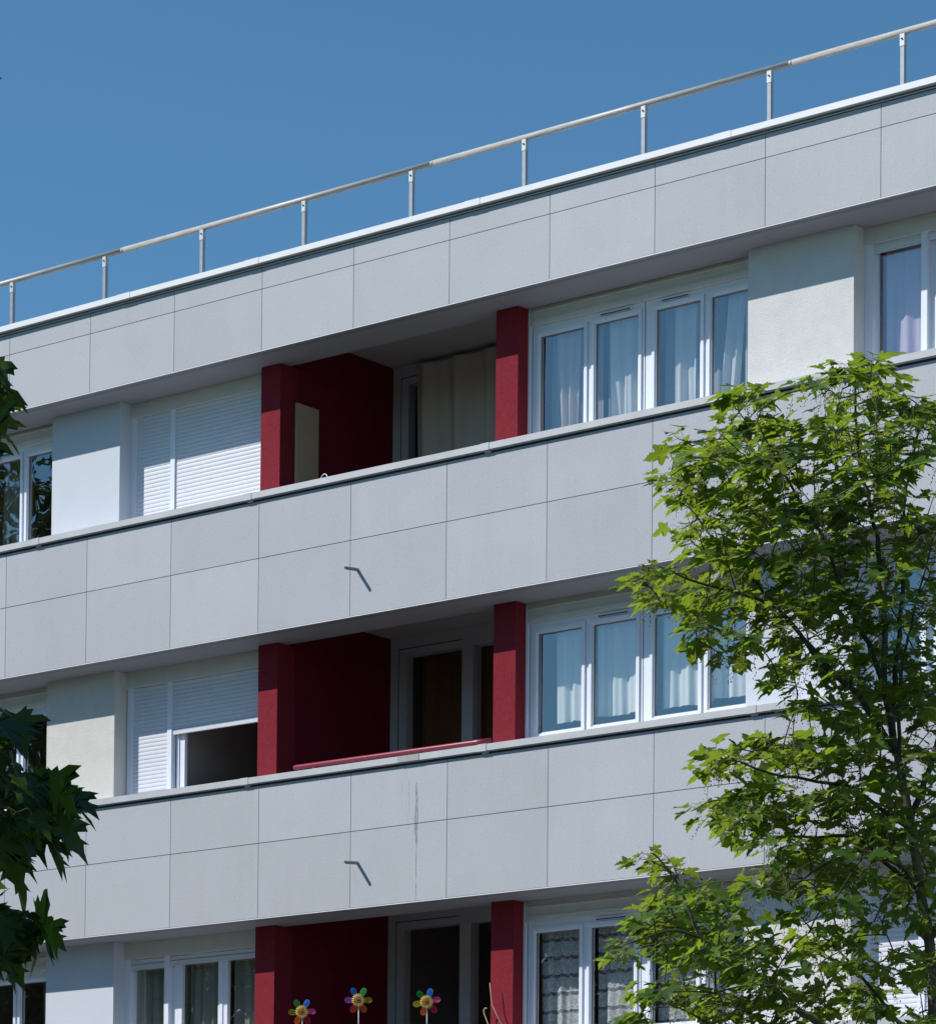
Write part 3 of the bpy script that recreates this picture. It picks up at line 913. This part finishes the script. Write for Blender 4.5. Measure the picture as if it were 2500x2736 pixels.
def pinwheel(x, z, rot, cols, label, y=0.12, tip=0.0):
    base = empty('pinwheel', (x, y, 4.85))
    tag(base, label, 'pinwheel', 'flower pinwheels on the lowest loggia parapet')
    D = Vector((0.55, -0.80, -0.10)).normalized()     # facing out, turned towards the street
    U = Vector((0, 0, 1)); U = (U - D * U.dot(D)).normalized(); R = U.cross(-D).normalized() * -1
    R = D.cross(U).normalized() * -1
    c0 = Vector((0, 0, z - 4.85)) + D * 0.02
    MB().tube([(0, 0, 0.0), (0.004 + tip * 0.5, 0, (z - 4.85) * 0.5), (0.0, 0, z - 4.85)], 0.006, 8).build('stick', PM['stick'], base)
    for k in range(6):
        a = rot + k * math.pi / 3
        rd = R * math.cos(a) + U * math.sin(a); td = -R * math.sin(a) + U * math.cos(a)
        nn = (D * 0.93 + td * 0.36).normalized(); td2 = (td * 0.93 - D * 0.36).normalized()
        b = MB(); inner = []; outer = []
        for j in range(20):
            th = 2 * math.pi * j / 20
            wd = 1 + 0.22 * math.cos(th)
            for lst, s_ in ((inner, 0.86), (outer, 1.0)):
                lst.append(c0 - D * 0.006 + rd * (0.085 + math.cos(th) * 0.045 * s_) + td2 * (math.sin(th) * 0.030 * s_ * wd))
        b.poly(inner + [c0 - D * 0.006 + rd * 0.085 + nn * 0.004], [(j, (j + 1) % 20, 20) for j in range(20)], 0, True)
        b.poly(inner + outer, [(j, 20 + j, 20 + (j + 1) % 20, (j + 1) % 20) for j in range(20)], 1, False)
        b.build('petal', [PM[cols[k]], PR[cols[k]]], base)
    b = MB()
    for k in range(18):
        a = k * 2 * math.pi / 18 + 0.1
        rd = R * math.cos(a) + U * math.sin(a); td = -R * math.sin(a) + U * math.cos(a)
        p0 = c0 + rd * 0.026 + D * 0.008; p1 = c0 + rd * 0.050 + D * 0.010; p2 = c0 + rd * 0.066 + D * 0.002
        b.poly([p0 - td * 0.004, p0 + td * 0.004, p1 + td * 0.0072 - D * 0.002, p1 + D * 0.004, p1 - td * 0.0072 - D * 0.002, p2], [(0, 1, 2, 3), (0, 3, 4), (3, 2, 5), (4, 3, 5)], 0, True)
    b.build('sunflower', PM['sun'], base)
    b = MB()
    for s_, dd, mi_ in ((0.030, 0.010, 0), (0.012, 0.0155, 1)):
        ring = [c0 + (R * math.cos(t_) + U * math.sin(t_)) * s_ + D * dd for t_ in [2 * math.pi * j / 16 for j in range(16)]]
        b.poly(ring + [c0 + D * (dd + 0.005)], [(j, (j + 1) % 16, 16) for j in range(16)], mi_, True)
    b.build('flower_heart', [PM['heart'], PM['brown']], base)


R6 = math.pi / 180
pinwheel(-1.822, 5.263, 62 * R6, ['blue', 'green', 'olive', 'orange', 'red', 'pink'], 'flower pinwheel with sunflower centre, lowest and leftmost, cut by the picture edge')
pinwheel(-1.118, 5.328, 60 * R6, ['green', 'blue', 'violet', 'red', 'orange', 'olive'], 'middle flower pinwheel with a glittery violet petal on the left')
pinwheel(-0.288, 5.258, 72 * R6, ['blue', 'green', 'yellow', 'orange', 'red', 'pink'], 'rightmost flower pinwheel, in front of the loggia door, pink petal to the right')

# dry stems in the lowest loggia
st = empty('dried_plant', (0.31, 0.30, 4.80))
tag(st, 'two bare dry plant stems beside the right red column of the lowest loggia', 'plant')
pm_ = simple('dry_stem', (0.42, 0.33, 0.20), 0.8)
for pts, r_ in (([(0.25, 0.02, 0.0), (0.028, 0, 0.405), (0.012, 0, 0.50), (-0.004, 0, 0.611)], 0.006),
                ([(0.05, 0.0, 0.0), (-0.02, 0, 0.238), (-0.066, 0, 0.335), (-0.072, 0, 0.362), (-0.055, 0, 0.382), (-0.03, 0.0, 0.38)], 0.0065)):
    MB().tube(pts, [r_] * (len(pts) - 1) + [r_ * 0.7], 7).build('stem', pm_, st)


# ------------------------------------------------------------------ trees
def img(xf, yf, dist, off=0.0):
    """world position of a point of the photo (given on a 1842-wide copy) at a real distance"""
    x, y = xf * 2500 / 1842, yf * 2500 / 1842
    d = fw + RV * ((x - 1250) / FPX) - UV * ((y - CY) / FPX)
    return CAM + d * (dist + off)


def leaf_outline(kind):
    if kind == 'syc':
        half = [(0.0, 0.0), (0.08, -0.05), (0.18, -0.10), (0.32, -0.14), (0.38, -0.08), (0.33, -0.01), (0.36, 0.06), (0.44, 0.11), (0.52, 0.17), (0.60, 0.23), (0.68, 0.39), (0.58, 0.39),
                (0.49, 0.45), (0.40, 0.42), (0.27, 0.42), (0.22, 0.46), (0.26, 0.57), (0.30, 0.64), (0.22, 0.73), (0.20, 0.82), (0.09, 0.92), (0.0, 1.12)]
    else:
        half = [(0.0, 0.0), (0.14, -0.06), (0.30, -0.16), (0.28, -0.04), (0.44, 0.0), (0.36, 0.10), (0.62, 0.17), (0.80, 0.40), (0.60, 0.34), (0.56, 0.52), (0.46, 0.42), (0.26, 0.44),
                (0.24, 0.58), (0.40, 0.76), (0.22, 0.72), (0.13, 0.86), (0.0, 1.15)]
    right = half; left = [(-x, y) for x, y in half[1:-1]][::-1]
    return np.array(right + left, float)


def rotmat(fwd, nrm):
    f = fwd / np.linalg.norm(fwd)
    n = nrm - f * (nrm @ f); n /= max(1e-6, np.linalg.norm(n))
    s = np.cross(f, n)
    return np.stack([s, f, n], 1)


def build_leaves(name, leaves, kind, material, parent):
    """leaves: list of (position, forward dir, normal, size, shade); one crown mesh of individual blades"""
    out = leaf_outline(kind)
    c = np.array([[0.0, 0.30]])
    pts = np.vstack([out, c, [[0.0, 0.62]]])
    n = len(out)
    tris = []
    tip = half_n = int(np.argmax(out[:, 1]))
    V = []; F = []; A = []
    pt3 = np.zeros((len(pts), 3)); pt3[:, :2] = pts
    for i in range(n):
        j = (i + 1) % n
        tris.append((i, j, n))
    tris = np.array(tris)
    nv = 0
    for (pos, f, nr, size, shade) in leaves:
        q = pt3.copy()
        r = np.abs(q[:, 0]); ly = q[:, 1]
        fold = rng.uniform(0.05, 0.55); droop = rng.uniform(0.10, 0.55)
        q[:, 2] = r * fold * 0.6 - droop * (ly ** 2) * 0.5 - 0.35 * droop * r ** 2 + rng.normal(0, 0.018, len(q))
        q[:, 0] *= rng.uniform(0.85, 1.12)
        q[:, 0] += rng.normal(0, 0.06) * ly
        Rm = rotmat(f, nr)
        w = (q * size) @ Rm.T + pos
        V.append(w); F.append(tris + nv); nv += len(q)
        A += [shade] * len(tris)
    V = np.vstack(V); F = np.vstack(F)
    me = bpy.data.meshes.new(name)
    me.vertices.add(len(V)); me.vertices.foreach_set('co', V.astype(np.float32).ravel())
    me.loops.add(len(F) * 3); me.loops.foreach_set('vertex_index', F.astype(np.int32).ravel())
    me.polygons.add(len(F)); me.polygons.foreach_set('loop_start', np.arange(0, len(F) * 3, 3, dtype=np.int32))
    me.polygons.foreach_set('loop_total', np.full(len(F), 3, dtype=np.int32))
    me.polygons.foreach_set('use_smooth', np.ones(len(F), dtype=bool))
    me.update(calc_edges=True)
    me.materials.append(material)
    at = me.attributes.new('lv', 'FLOAT', 'FACE')
    at.data.foreach_set('value', np.array(A, dtype=np.float32))
    o = bpy.data.objects.new(name, me); COL.objects.link(o); o.parent = parent
    return o


def grow(root,  limbs, clusters, leaf_kind, leaf_m, leaf_size, seeds=0, per=3, pet=(0.05, 0.11), trunk_r=None, step=0.07, droop=0.5, light=0.5, centre=None, seg_r=0.0045, nn=0.45, few=0):
    """limbs: list of (points, r0, r1). clusters: list of points reached by twigs. Builds trunk, branches, twigs, leaves."""
    nodes = []; nrad = []
    tb = MB(); first = True
    for li, (pts, ra, rb) in enumerate(limbs):
        P = [Vector(p) for p in pts]
        # smooth: subdivide with Catmull-Rom
        S = []
        for i in range(len(P) - 1):
            p0 = P[max(0, i - 1)]; p1 = P[i]; p2 = P[i + 1]; p3 = P[min(len(P) - 1, i + 2)]
            k = max(2, int((p2 - p1).length / step))
            for j in range(k):
                t_ = j / k
                S.append(0.5 * ((2 * p1) + (p2 - p0) * t_ + (2 * p0 - 5 * p1 + 4 * p2 - p3) * t_ ** 2 + (-p0 + 3 * p1 - 3 * p2 + p3) * t_ ** 3))
        S.append(P[-1])
        for i in range(1, len(S) - 1):
            S[i] = S[i] + Vector(rng.normal(0, 0.004, 3))
        R = [ra + (rb - ra) * (i / (len(S) - 1)) ** 0.9 for i in range(len(S))]
        mb = MB().tube(S, R, 12 if ra > 0.02 else 7)
        mb.build('trunk' if li == 0 else 'branch', M['bark'] if ra > 0.02 else M['bark_thin'], root)
        if li == 0: S2 = S[len(S) // 3:]
        else: S2 = S
        nodes += [np.array(p) for p in S2]; nrad += [0.0] * len(S2)
    NP = np.array(nodes)
    cl = [np.array(c) for c in clusters]
    d0 = [np.min(np.linalg.norm(NP - c, axis=1)) for c in cl]
    order = np.argsort(d0)
    arr = np.zeros((len(NP) + len(cl) * 14, 3)); arr[:len(NP)] = NP; cnt = len(NP)
    leaves = []; pts_pet = MB(); tw = MB(); sd = MB()
    cen = np.array(centre) if centre is not None else NP.mean(0)
    for ci in order:
        c = cl[ci]
        dv = arr[:cnt] - c
        dist = np.linalg.norm(dv, axis=1)
        cost = dist + np.maximum(0, dv[:, 2]) * 1.6
        k = int(np.argmin(cost)); a = arr[k].copy(); L = dist[k]
        if L < 0.03: L = 0.03
        nseg = max(2, min(12, int(L / step) + 1))
        midup = np.array([0, 0, 0.10 * L]) + rng.normal(0, 0.05 * L, 3)
        pl = []
        for j in range(nseg + 1):
            t_ = j / nseg
            pl.append(a + (c - a) * t_ + midup * 4 * t_ * (1 - t_) * 0.6)
        for q in pl[1:]:
            arr[cnt] = q; cnt += 1
        rr0 = seg_r * (0.7 + min(1.2, L))
        tw.tube([tuple(q) for q in pl], [rr0 + (seg_r * 0.45 - rr0) * (j / nseg) for j in range(nseg + 1)], 5, caps=False)
        dirv = pl[-1] - pl[-2]; dirv /= np.linalg.norm(dirv) + 1e-9
        outw = c - cen; outw[2] *= 0.3; outw /= np.linalg.norm(outw) + 1e-9
        cs = rng.uniform(0.75, 1.2)
        tone = np.clip(rng.normal(light, 0.22), 0, 1)
        for pi in range(1 if ci < few else per):
            base = pl[-1] - dirv * (0.045 * pi * leaf_size / 0.12)
            ang0 = rng.uniform(0, 6.28)
            for si in range(2 if pi else 3):
                ang = ang0 + pi * 1.57 + si * (3.14 if pi else 2.09) + rng.normal(0, 0.3)
                side = np.array([math.cos(ang), math.sin(ang), 0.0])
                dirp = side * 0.9 + outw * 0.45 + dirv * 0.5 + np.array([0, 0, rng.uniform(-0.1, 0.5)])
                dirp /= np.linalg.norm(dirp)
                pl_ = rng.uniform(*pet) * (0.7 + 0.3 * pi)
                p1 = base + dirp * pl_ * 0.6 + np.array([0, 0, 0.008])
                p2 = base + dirp * pl_ + np.array([0, 0, -0.012])
                pts_pet.tube([tuple(base), tuple(p1), tuple(p2)], 0.0013 * leaf_size / 0.12, 3, caps=False)
                f = dirp * np.array([1, 1, 0.4]) + np.array([0, 0, -droop * rng.uniform(0.3, 1.6)]) + rng.normal(0, 0.12, 3)
                nr = np.array([0, 0, 1.0]) + rng.normal(0, nn, 3) + outw * 0.35
                sz = leaf_size * cs * rng.uniform(0.42, 1.2)
                leaves.append((p2, f, nr, sz, float(np.clip(tone + rng.normal(0, 0.14), 0, 1))))
        if seeds and rng.random() < seeds:
            for _ in range(rng.integers(1, 3)):
                p = c - dirv * rng.uniform(0, 0.06) + rng.normal(0, 0.01, 3)
                Ls = rng.uniform(0.07, 0.15)
                q = p.copy(); stem = [tuple(q)]
                for s_ in range(5):
                    q = q + np.array([rng.normal(0, 0.006), rng.normal(0, 0.006), -Ls / 5]); stem.append(tuple(q))
                    for _b in range(3 if s_ else 1):
                        e = q + rng.normal(0, 0.011, 3)
                        rad = rng.uniform(0.0028, 0.0048)
                        sd.poly([e + np.array(w_) * rad for w_ in ((1, 0, 0), (-1, 0, 0), (0, 1, 0), (0, -1, 0), (0, 0, 1.1), (0, 0, -1.1))],
                                [(0, 2, 4), (2, 1, 4), (1, 3, 4), (3, 0, 4), (2, 0, 5), (1, 2, 5), (3, 1, 5), (0, 3, 5)])
                sd.tube(stem, 0.0011, 3, caps=False)
    tw.build('twigs', M['bark_thin'], root)
    build_leaves('crown', leaves, leaf_kind, leaf_m, root)
    pts_pet.build('leaf_stalks', M['petiole'], root)
    if seeds: sd.build('seed_clusters', M['seed'], root)
    return len(leaves)


# ---- right hand sycamore, about 17 m from the camera
DR = 17.0
def L(pts, o0=0.0, o1=0.0):
    n = len(pts)
    return [img(p[0], p[1], DR, (o0 + (o1 - o0) * i / (n - 1)) if len(p) < 3 else p[2]) for i, p in enumerate(pts)]


tb_ = img(1850, 2160, DR)
base = Vector((tb_.x, tb_.y, 0.0))
syc = tag(empty('maple_tree', (0, 0, 0)), 'sunlit green sycamore with hanging seed clusters in front of the facade on the right', 'tree')
limbs = [([base + Vector((0.02, -0.02, -0.05)), base + Vector((0.0, 0.0, 0.9)), base + Vector((-0.03, 0.02, 2.0))] + L([(1850, 2160), (1838, 2000), (1828, 1850), (1812, 1760), (1797, 1640), (1778, 1540), (1758, 1450), (1740, 1326), (1742, 1200), (1738, 1100)]), 0.064, 0.012)]
limbs += [
    (L([(1742, 1200), (1725, 1060), (1700, 940), (1686, 860), (1684, 790), (1680, 730)], 0, 0.1), 0.016, 0.004),
    (L([(1758, 1450), (1722, 1300), (1669, 1185), (1630, 1082), (1575, 985), (1534, 916), (1490, 830)], 0, -0.45), 0.018, 0.004),
    (L([(1760, 1480), (1690, 1370), (1614, 1306), (1524, 1194), (1396, 1153), (1294, 1114)], 0, -0.35), 0.018, 0.004),
    (L([(1640, 1325), (1560, 1230), (1490, 1150), (1457, 1121), (1390, 1044), (1336, 961)], -0.15, 0.4), 0.012, 0.0035),
    (L([(1757, 1440), (1768, 1250), (1785, 1080), (1777, 1006), (1809, 849), (1815, 780)], 0, 0.35), 0.016, 0.004),
    (L([(1797, 1640), (1690, 1560), (1605, 1538), (1541, 1529), (1457, 1503), (1406, 1487)], 0, -0.3), 0.013, 0.0035),
    (L([(1810, 1750), (1730, 1690), (1685, 1650), (1605, 1647), (1509, 1644), (1445, 1606), (1385, 1586)], 0, 0.35), 0.012, 0.003),
    (L([(1848, 2130), (1700, 2065), (1579, 1996), (1508, 1939), (1432, 1891), (1381, 1849), (1329, 1731), (1296, 1690)], 0, -0.5), 0.026, 0.004),
    (L([(1400, 1862), (1340, 1830), (1290, 1840), (1225, 1862)], -0.35, -0.45), 0.008, 0.003),
    (L([(1812, 1760), (1760, 1700), (1684, 1676), (1600, 1720), (1540, 1760)], 0, -0.4), 0.012, 0.003),
    (L([(1790, 1620), (1840, 1480), (1880, 1330), (1890, 1150), (1870, 990)], 0, 0.3), 0.018, 0.004),
    (L([(1828, 1850), (1900, 1740), (1990, 1640), (2050, 1480)], 0, 0.3), 0.022, 0.004),
    (L([(1848, 2130), (1750, 1990), (1660, 1880), (1600, 1830)], 0, 0.45), 0.016, 0.003),
    (L([(1850, 2160), (1620, 2110), (1480, 2060), (1340, 1985), (1270, 1965)], 0, -0.1), 0.016, 0.003),
    (L([(1850, 2160), (1950, 2040), (2070, 1900)], 0, -0.4), 0.02, 0.004),
    (L([(1770, 1500), (1770, 1350), (1800, 1200), (1840, 1050)], 0, -0.45), 0.012, 0.003),
]
BL = [(1692, 745, 75, 34, 9), (1640, 765, 50, 22, 3), (1735, 800, 70, 40, 7), (1690, 850, 90, 50, 10), (1600, 760, 22, 12, 1), (1780, 870, 60, 60, 8), (1830, 860, 50, 60, 6),
      (1475, 785, 38, 28, 5), (1445, 850, 40, 30, 4), (1500, 870, 55, 40, 7), (1345, 880, 45, 25, 4), (1410, 910, 60, 35, 7), (1480, 940, 60, 50, 9), (1560, 900, 60, 60, 9), (1620, 870, 55, 45, 6), (1645, 950, 80, 60, 11),
      (1325, 955, 35, 18, 3), (1370, 990, 50, 40, 6), (1440, 1010, 60, 50, 9), (1530, 1010, 70, 60, 13), (1630, 1050, 80, 60, 13), (1720, 980, 70, 80, 12), (1800, 1010, 60, 90, 12),
      (1360, 1050, 40, 25, 3), (1430, 1085, 55, 30, 6), (1500, 1110, 60, 40, 8), (1590, 1140, 80, 50, 12), (1700, 1130, 80, 70, 13), (1800, 1160, 60, 80, 12),
      (1262, 1140, 25, 20, 2), (1300, 1150, 40, 35, 5), (1370, 1165, 50, 35, 7), (1440, 1180, 50, 40, 8), (1520, 1230, 70, 50, 11), (1400, 1235, 60, 30, 6), (1620, 1240, 80, 60, 12), (1720, 1260, 80, 70, 12), (1810, 1300, 50, 80, 9),
      (1460, 1280, 45, 28, 4), (1560, 1300, 60, 30, 5), (1660, 1330, 60, 40, 6), (1750, 1390, 60, 50, 6), (1820, 1430, 40, 60, 7), (1550, 1360, 50, 18, 2), (1640, 1420, 70, 28, 5), (1580, 1400, 30, 20, 2),
      (1420, 1500, 32, 26, 4), (1470, 1495, 45, 30, 6), (1540, 1480, 60, 30, 7), (1620, 1490, 70, 40, 8), (1700, 1510, 70, 50, 9), (1790, 1530, 60, 60, 8),
      (1395, 1585, 25, 16, 2), (1450, 1590, 50, 30, 7), (1530, 1580, 60, 45, 10), (1620, 1590, 70, 50, 12), (1710, 1610, 70, 60, 11), (1800, 1640, 50, 70, 9), (1440, 1640, 28, 16, 1),
      (1540, 1650, 60, 35, 7), (1620, 1690, 80, 45, 11), (1540, 1730, 50, 35, 6), (1710, 1720, 80, 50, 10), (1800, 1760, 50, 60, 7), (1590, 1780, 60, 35, 5), (1680, 1800, 70, 40, 5),
      (1300, 1695, 35, 12, 3), (1345, 1720, 25, 18, 2), (1330, 1770, 45, 25, 5), (1290, 1810, 40, 22, 5), (1390, 1780, 55, 35, 6), (1460, 1760, 45, 25, 3), (1350, 1830, 55, 28, 6), (1430, 1840, 55, 35, 6),
      (1225, 1868, 28, 16, 3), (1290, 1870, 40, 25, 3), (1370, 1890, 50, 28, 6), (1450, 1910, 50, 30, 6), (1520, 1880, 55, 40, 6), (1600, 1870, 55, 40, 5), (1690, 1890, 60, 50, 5), (1790, 1880, 50, 60, 5),
      (1290, 1950, 35, 16, 4), (1360, 1960, 50, 25, 5), (1440, 1980, 60, 30, 8), (1540, 1970, 60, 40, 8), (1640, 1970, 60, 40, 6), (1730, 1970, 60, 50, 5), (1810, 1990, 40, 50, 4), (1250, 1990, 30, 14, 2),
      (1550, 2060, 200, 40, 14), (1950, 1800, 90, 200, 20), (1930, 1400, 80, 200, 20), (1900, 1100, 60, 150, 10), (1750, 2080, 120, 60, 8)]
cl = []
for cx, cy_, rx, ry, n in BL:
    for _ in range(int(round(n * 1.5))):
        a = rng.uniform(0, 6.283); rr = math.sqrt(rng.random())
        cl.append(img(cx + rx * rr * math.cos(a), cy_ + ry * rr * math.sin(a), DR, float(np.clip(rng.normal(0, 0.42), -0.85, 0.85))))
nl = grow(syc, limbs, cl, 'syc', M['leaf_syc'], 0.091, seeds=0.9, per=2, centre=img(1790, 1500, DR), light=0.5, pet=(0.04, 0.11), droop=0.32, nn=0.33)
print('sycamore leaves', nl, 'clusters', len(cl))

# ---- left hand maple, about 9 m from the camera, mostly outside the frame
DL = 9.0
def LL(pts, o0=0.0, o1=0.0):
    n = len(pts)
    return [img(p[0], p[1], DL, o0 + (o1 - o0) * i / (n - 1)) for i, p in enumerate(pts)]


tb2 = img(-1500, 1900, DL)
base2 = Vector((tb2.x, tb2.y, 0))
mpl = tag(empty('maple_tree', (0, 0, 0)), 'dark shaded maple reaching in from the left edge with large pointed leaves', 'tree')
limbs = [([base2 + Vector((0, 0, -0.05)), base2 + Vector((0.02, 0, 1.2))] + LL([(-1500, 1900), (-1480, 1300), (-1500, 600), (-1450, -200)]), 0.14, 0.03),
         (LL([(-1495, 1750), (-1000, 1500), (-500, 1450), (-120, 1500), (30, 1560), (120, 1590), (160, 1590)]), 0.04, 0.004),
         (LL([(-1490, 1850), (-900, 1800), (-400, 1720), (-100, 1780), (40, 1810), (100, 1830)], 0, 0.2), 0.03, 0.004),
         (LL([(-1480, 1300), (-900, 900), (-400, 740), (-100, 720), (0, 730)], 0, 0.2), 0.03, 0.004),
         (LL([(-1490, 1500), (-900, 1300), (-400, 1260), (-100, 1340), (20, 1410)], 0, -0.2), 0.03, 0.004),
         (LL([(-1500, 600), (-900, 200), (-400, 60), (-60, 90)], 0, 0.1), 0.03, 0.004),
         (LL([(-1500, 500), (-1000, -200), (-500, -500)], 0, 0.1), 0.03, 0.005),
         (LL([(-1480, 1200), (-800, 1000), (-300, 1050)], 0, -0.5), 0.03, 0.005)]
cl = []
BLm = [(-40, 700, 12, 15, 1), (-34, 760, 12, 25, 2), (-45, 830, 15, 30, 2), (-35, 1400, 20, 12, 1), (0, 1445, 18, 25, 1), (-40, 1470, 25, 35, 2), (-25, 1530, 30, 14, 2),
       (45, 1545, 35, 12, 3), (100, 1562, 20, 8, 3), (0, 1595, 45, 26, 5), (45, 1612, 35, 20, 3), (-40, 1645, 30, 25, 3), (-25, 1800, 30, 12, 3), (48, 1812, 25, 8, 2), (-15, 1838, 40, 14, 3), (0, 1868, 22, 12, 1), (-45, 1860, 25, 18, 2), (-84, 116, 3, 3, 1)]
for cx, cy_, rx, ry, n in BLm:
    for _ in range(n):
        a = rng.uniform(0, 6.283); rr = math.sqrt(rng.random())
        cl.append(img(cx + 10 + rx * rr * math.cos(a), cy_ + ry * rr * math.sin(a), DL, float(rng.normal(0, 0.15))))
for _ in range(620):      # the crown out of frame to the left, which shades the twigs in view
    a = rng.uniform(0, 6.283); rr = math.sqrt(rng.random())
    cx, cy_ = -1000 + 860 * rr * math.cos(a), 500 + 1500 * rr * math.sin(a)
    if cx > -130: continue
    cl.append(img(cx, cy_, DL, float(np.clip(rng.normal(0, 0.8), -1.6, 1.6))))
nl = grow(mpl, limbs, cl, 'map', M['leaf_maple'], 0.118, per=2, few=sum(q[4] for q in BLm), centre=img(-900, 900, DL), droop=1.1, light=0.4, step=0.10, pet=(0.05, 0.10), seg_r=0.004)
print('maple leaves', nl)

# ---- trees across the street, out of frame: mirrored in the glass, last ones screening sky
def street_tree(x, y, h, r, label, seed, nleaf=9000, ls=(0.13, 0.22)):
    rs = np.random.default_rng(seed)
    root = tag(empty('broadleaf_tree', (x, y, 0)), label, 'tree', 'trees across the street')
    tr = [(0, 0, -0.05), (0.05, 0.03, h * 0.3), (-0.1, 0.05, h * 0.55), (0.05, 0, h * 0.85)]
    MB().tube(tr, [0.22, 0.17, 0.12, 0.04], 10).build('trunk', M['bark'], root)
    lv = []; tips = []
    for k in range(46):
        a = rs.uniform(0, 6.28); z0 = h * rs.uniform(0.2, 0.75)
        f = rs.uniform(.35, .95)
        e = np.array([math.cos(a) * r * f, math.sin(a) * r * f, z0 + h * rs.uniform(0.03, 0.2)])
        MB().tube([(0, 0, z0), tuple(e * np.array([.5, .5, 1]) - np.array([0, 0, .2])), tuple(e)], [0.06, 0.04, 0.012], 6).build('branch', M['bark'], root)
        tips.append(e)
    for k in range(nleaf):
        c = tips[rs.integers(0, len(tips))]
        pos = c + rs.normal(0, 1, 3) * np.array([0.24 * r, 0.24 * r, 0.055 * h])
        lv.append((pos, rs.normal(0, 1, 3), np.array([0, 0, 1.0]) + rs.normal(0, 0.6, 3), rs.uniform(*ls), float(rs.uniform(0, 1))))
    build_leaves('crown', lv, 'syc', M['leaf_street'], root)
    return root


def copy_tree(root, loc, label, scale):
    o = root.copy(); COL.objects.link(o); o.location = loc; o['label'] = label; o.scale = (scale,) * 3
    o.rotation_euler = (0, 0, 2.1)
    for ch in list(root.children):
        c = ch.copy(); COL.objects.link(c); c.parent = o
    return o


tall = street_tree(-22.0, -15.5, 19.0, 4.6, 'tall broadleaf tree across the street, mirrored in the left windows', 1, 12000)
copy_tree(tall, (-28.5, -21.0, 0), 'second tall broadleaf tree further along the street', 0.95)
low = street_tree(-12.5, -22.5, 12.6, 4.2, 'dense round tree across the street, mirrored in the lace curtained window', 3, 11000)
copy_tree(low, (-17.0, -21.5, 0), 'round tree across the street beside the tall one', 1.0)
copy_tree(low, (-24.5, -21.5, 0), 'round tree across the street behind the tall one', 0.95)
copy_tree(low, (-6.5, -25.0, 0), 'added round tree screening low sky across the street, third from the camera', 0.95)  # this and the next two are unseen, added to dim the loggias
copy_tree(low, (-0.5, -28.0, 0), 'added round tree screening low sky across the street, second from the camera', 1.0)
copy_tree(low, (6.0, -31.0, 0), 'added round tree screening low sky, nearest the camera, beyond the street', 1.0)
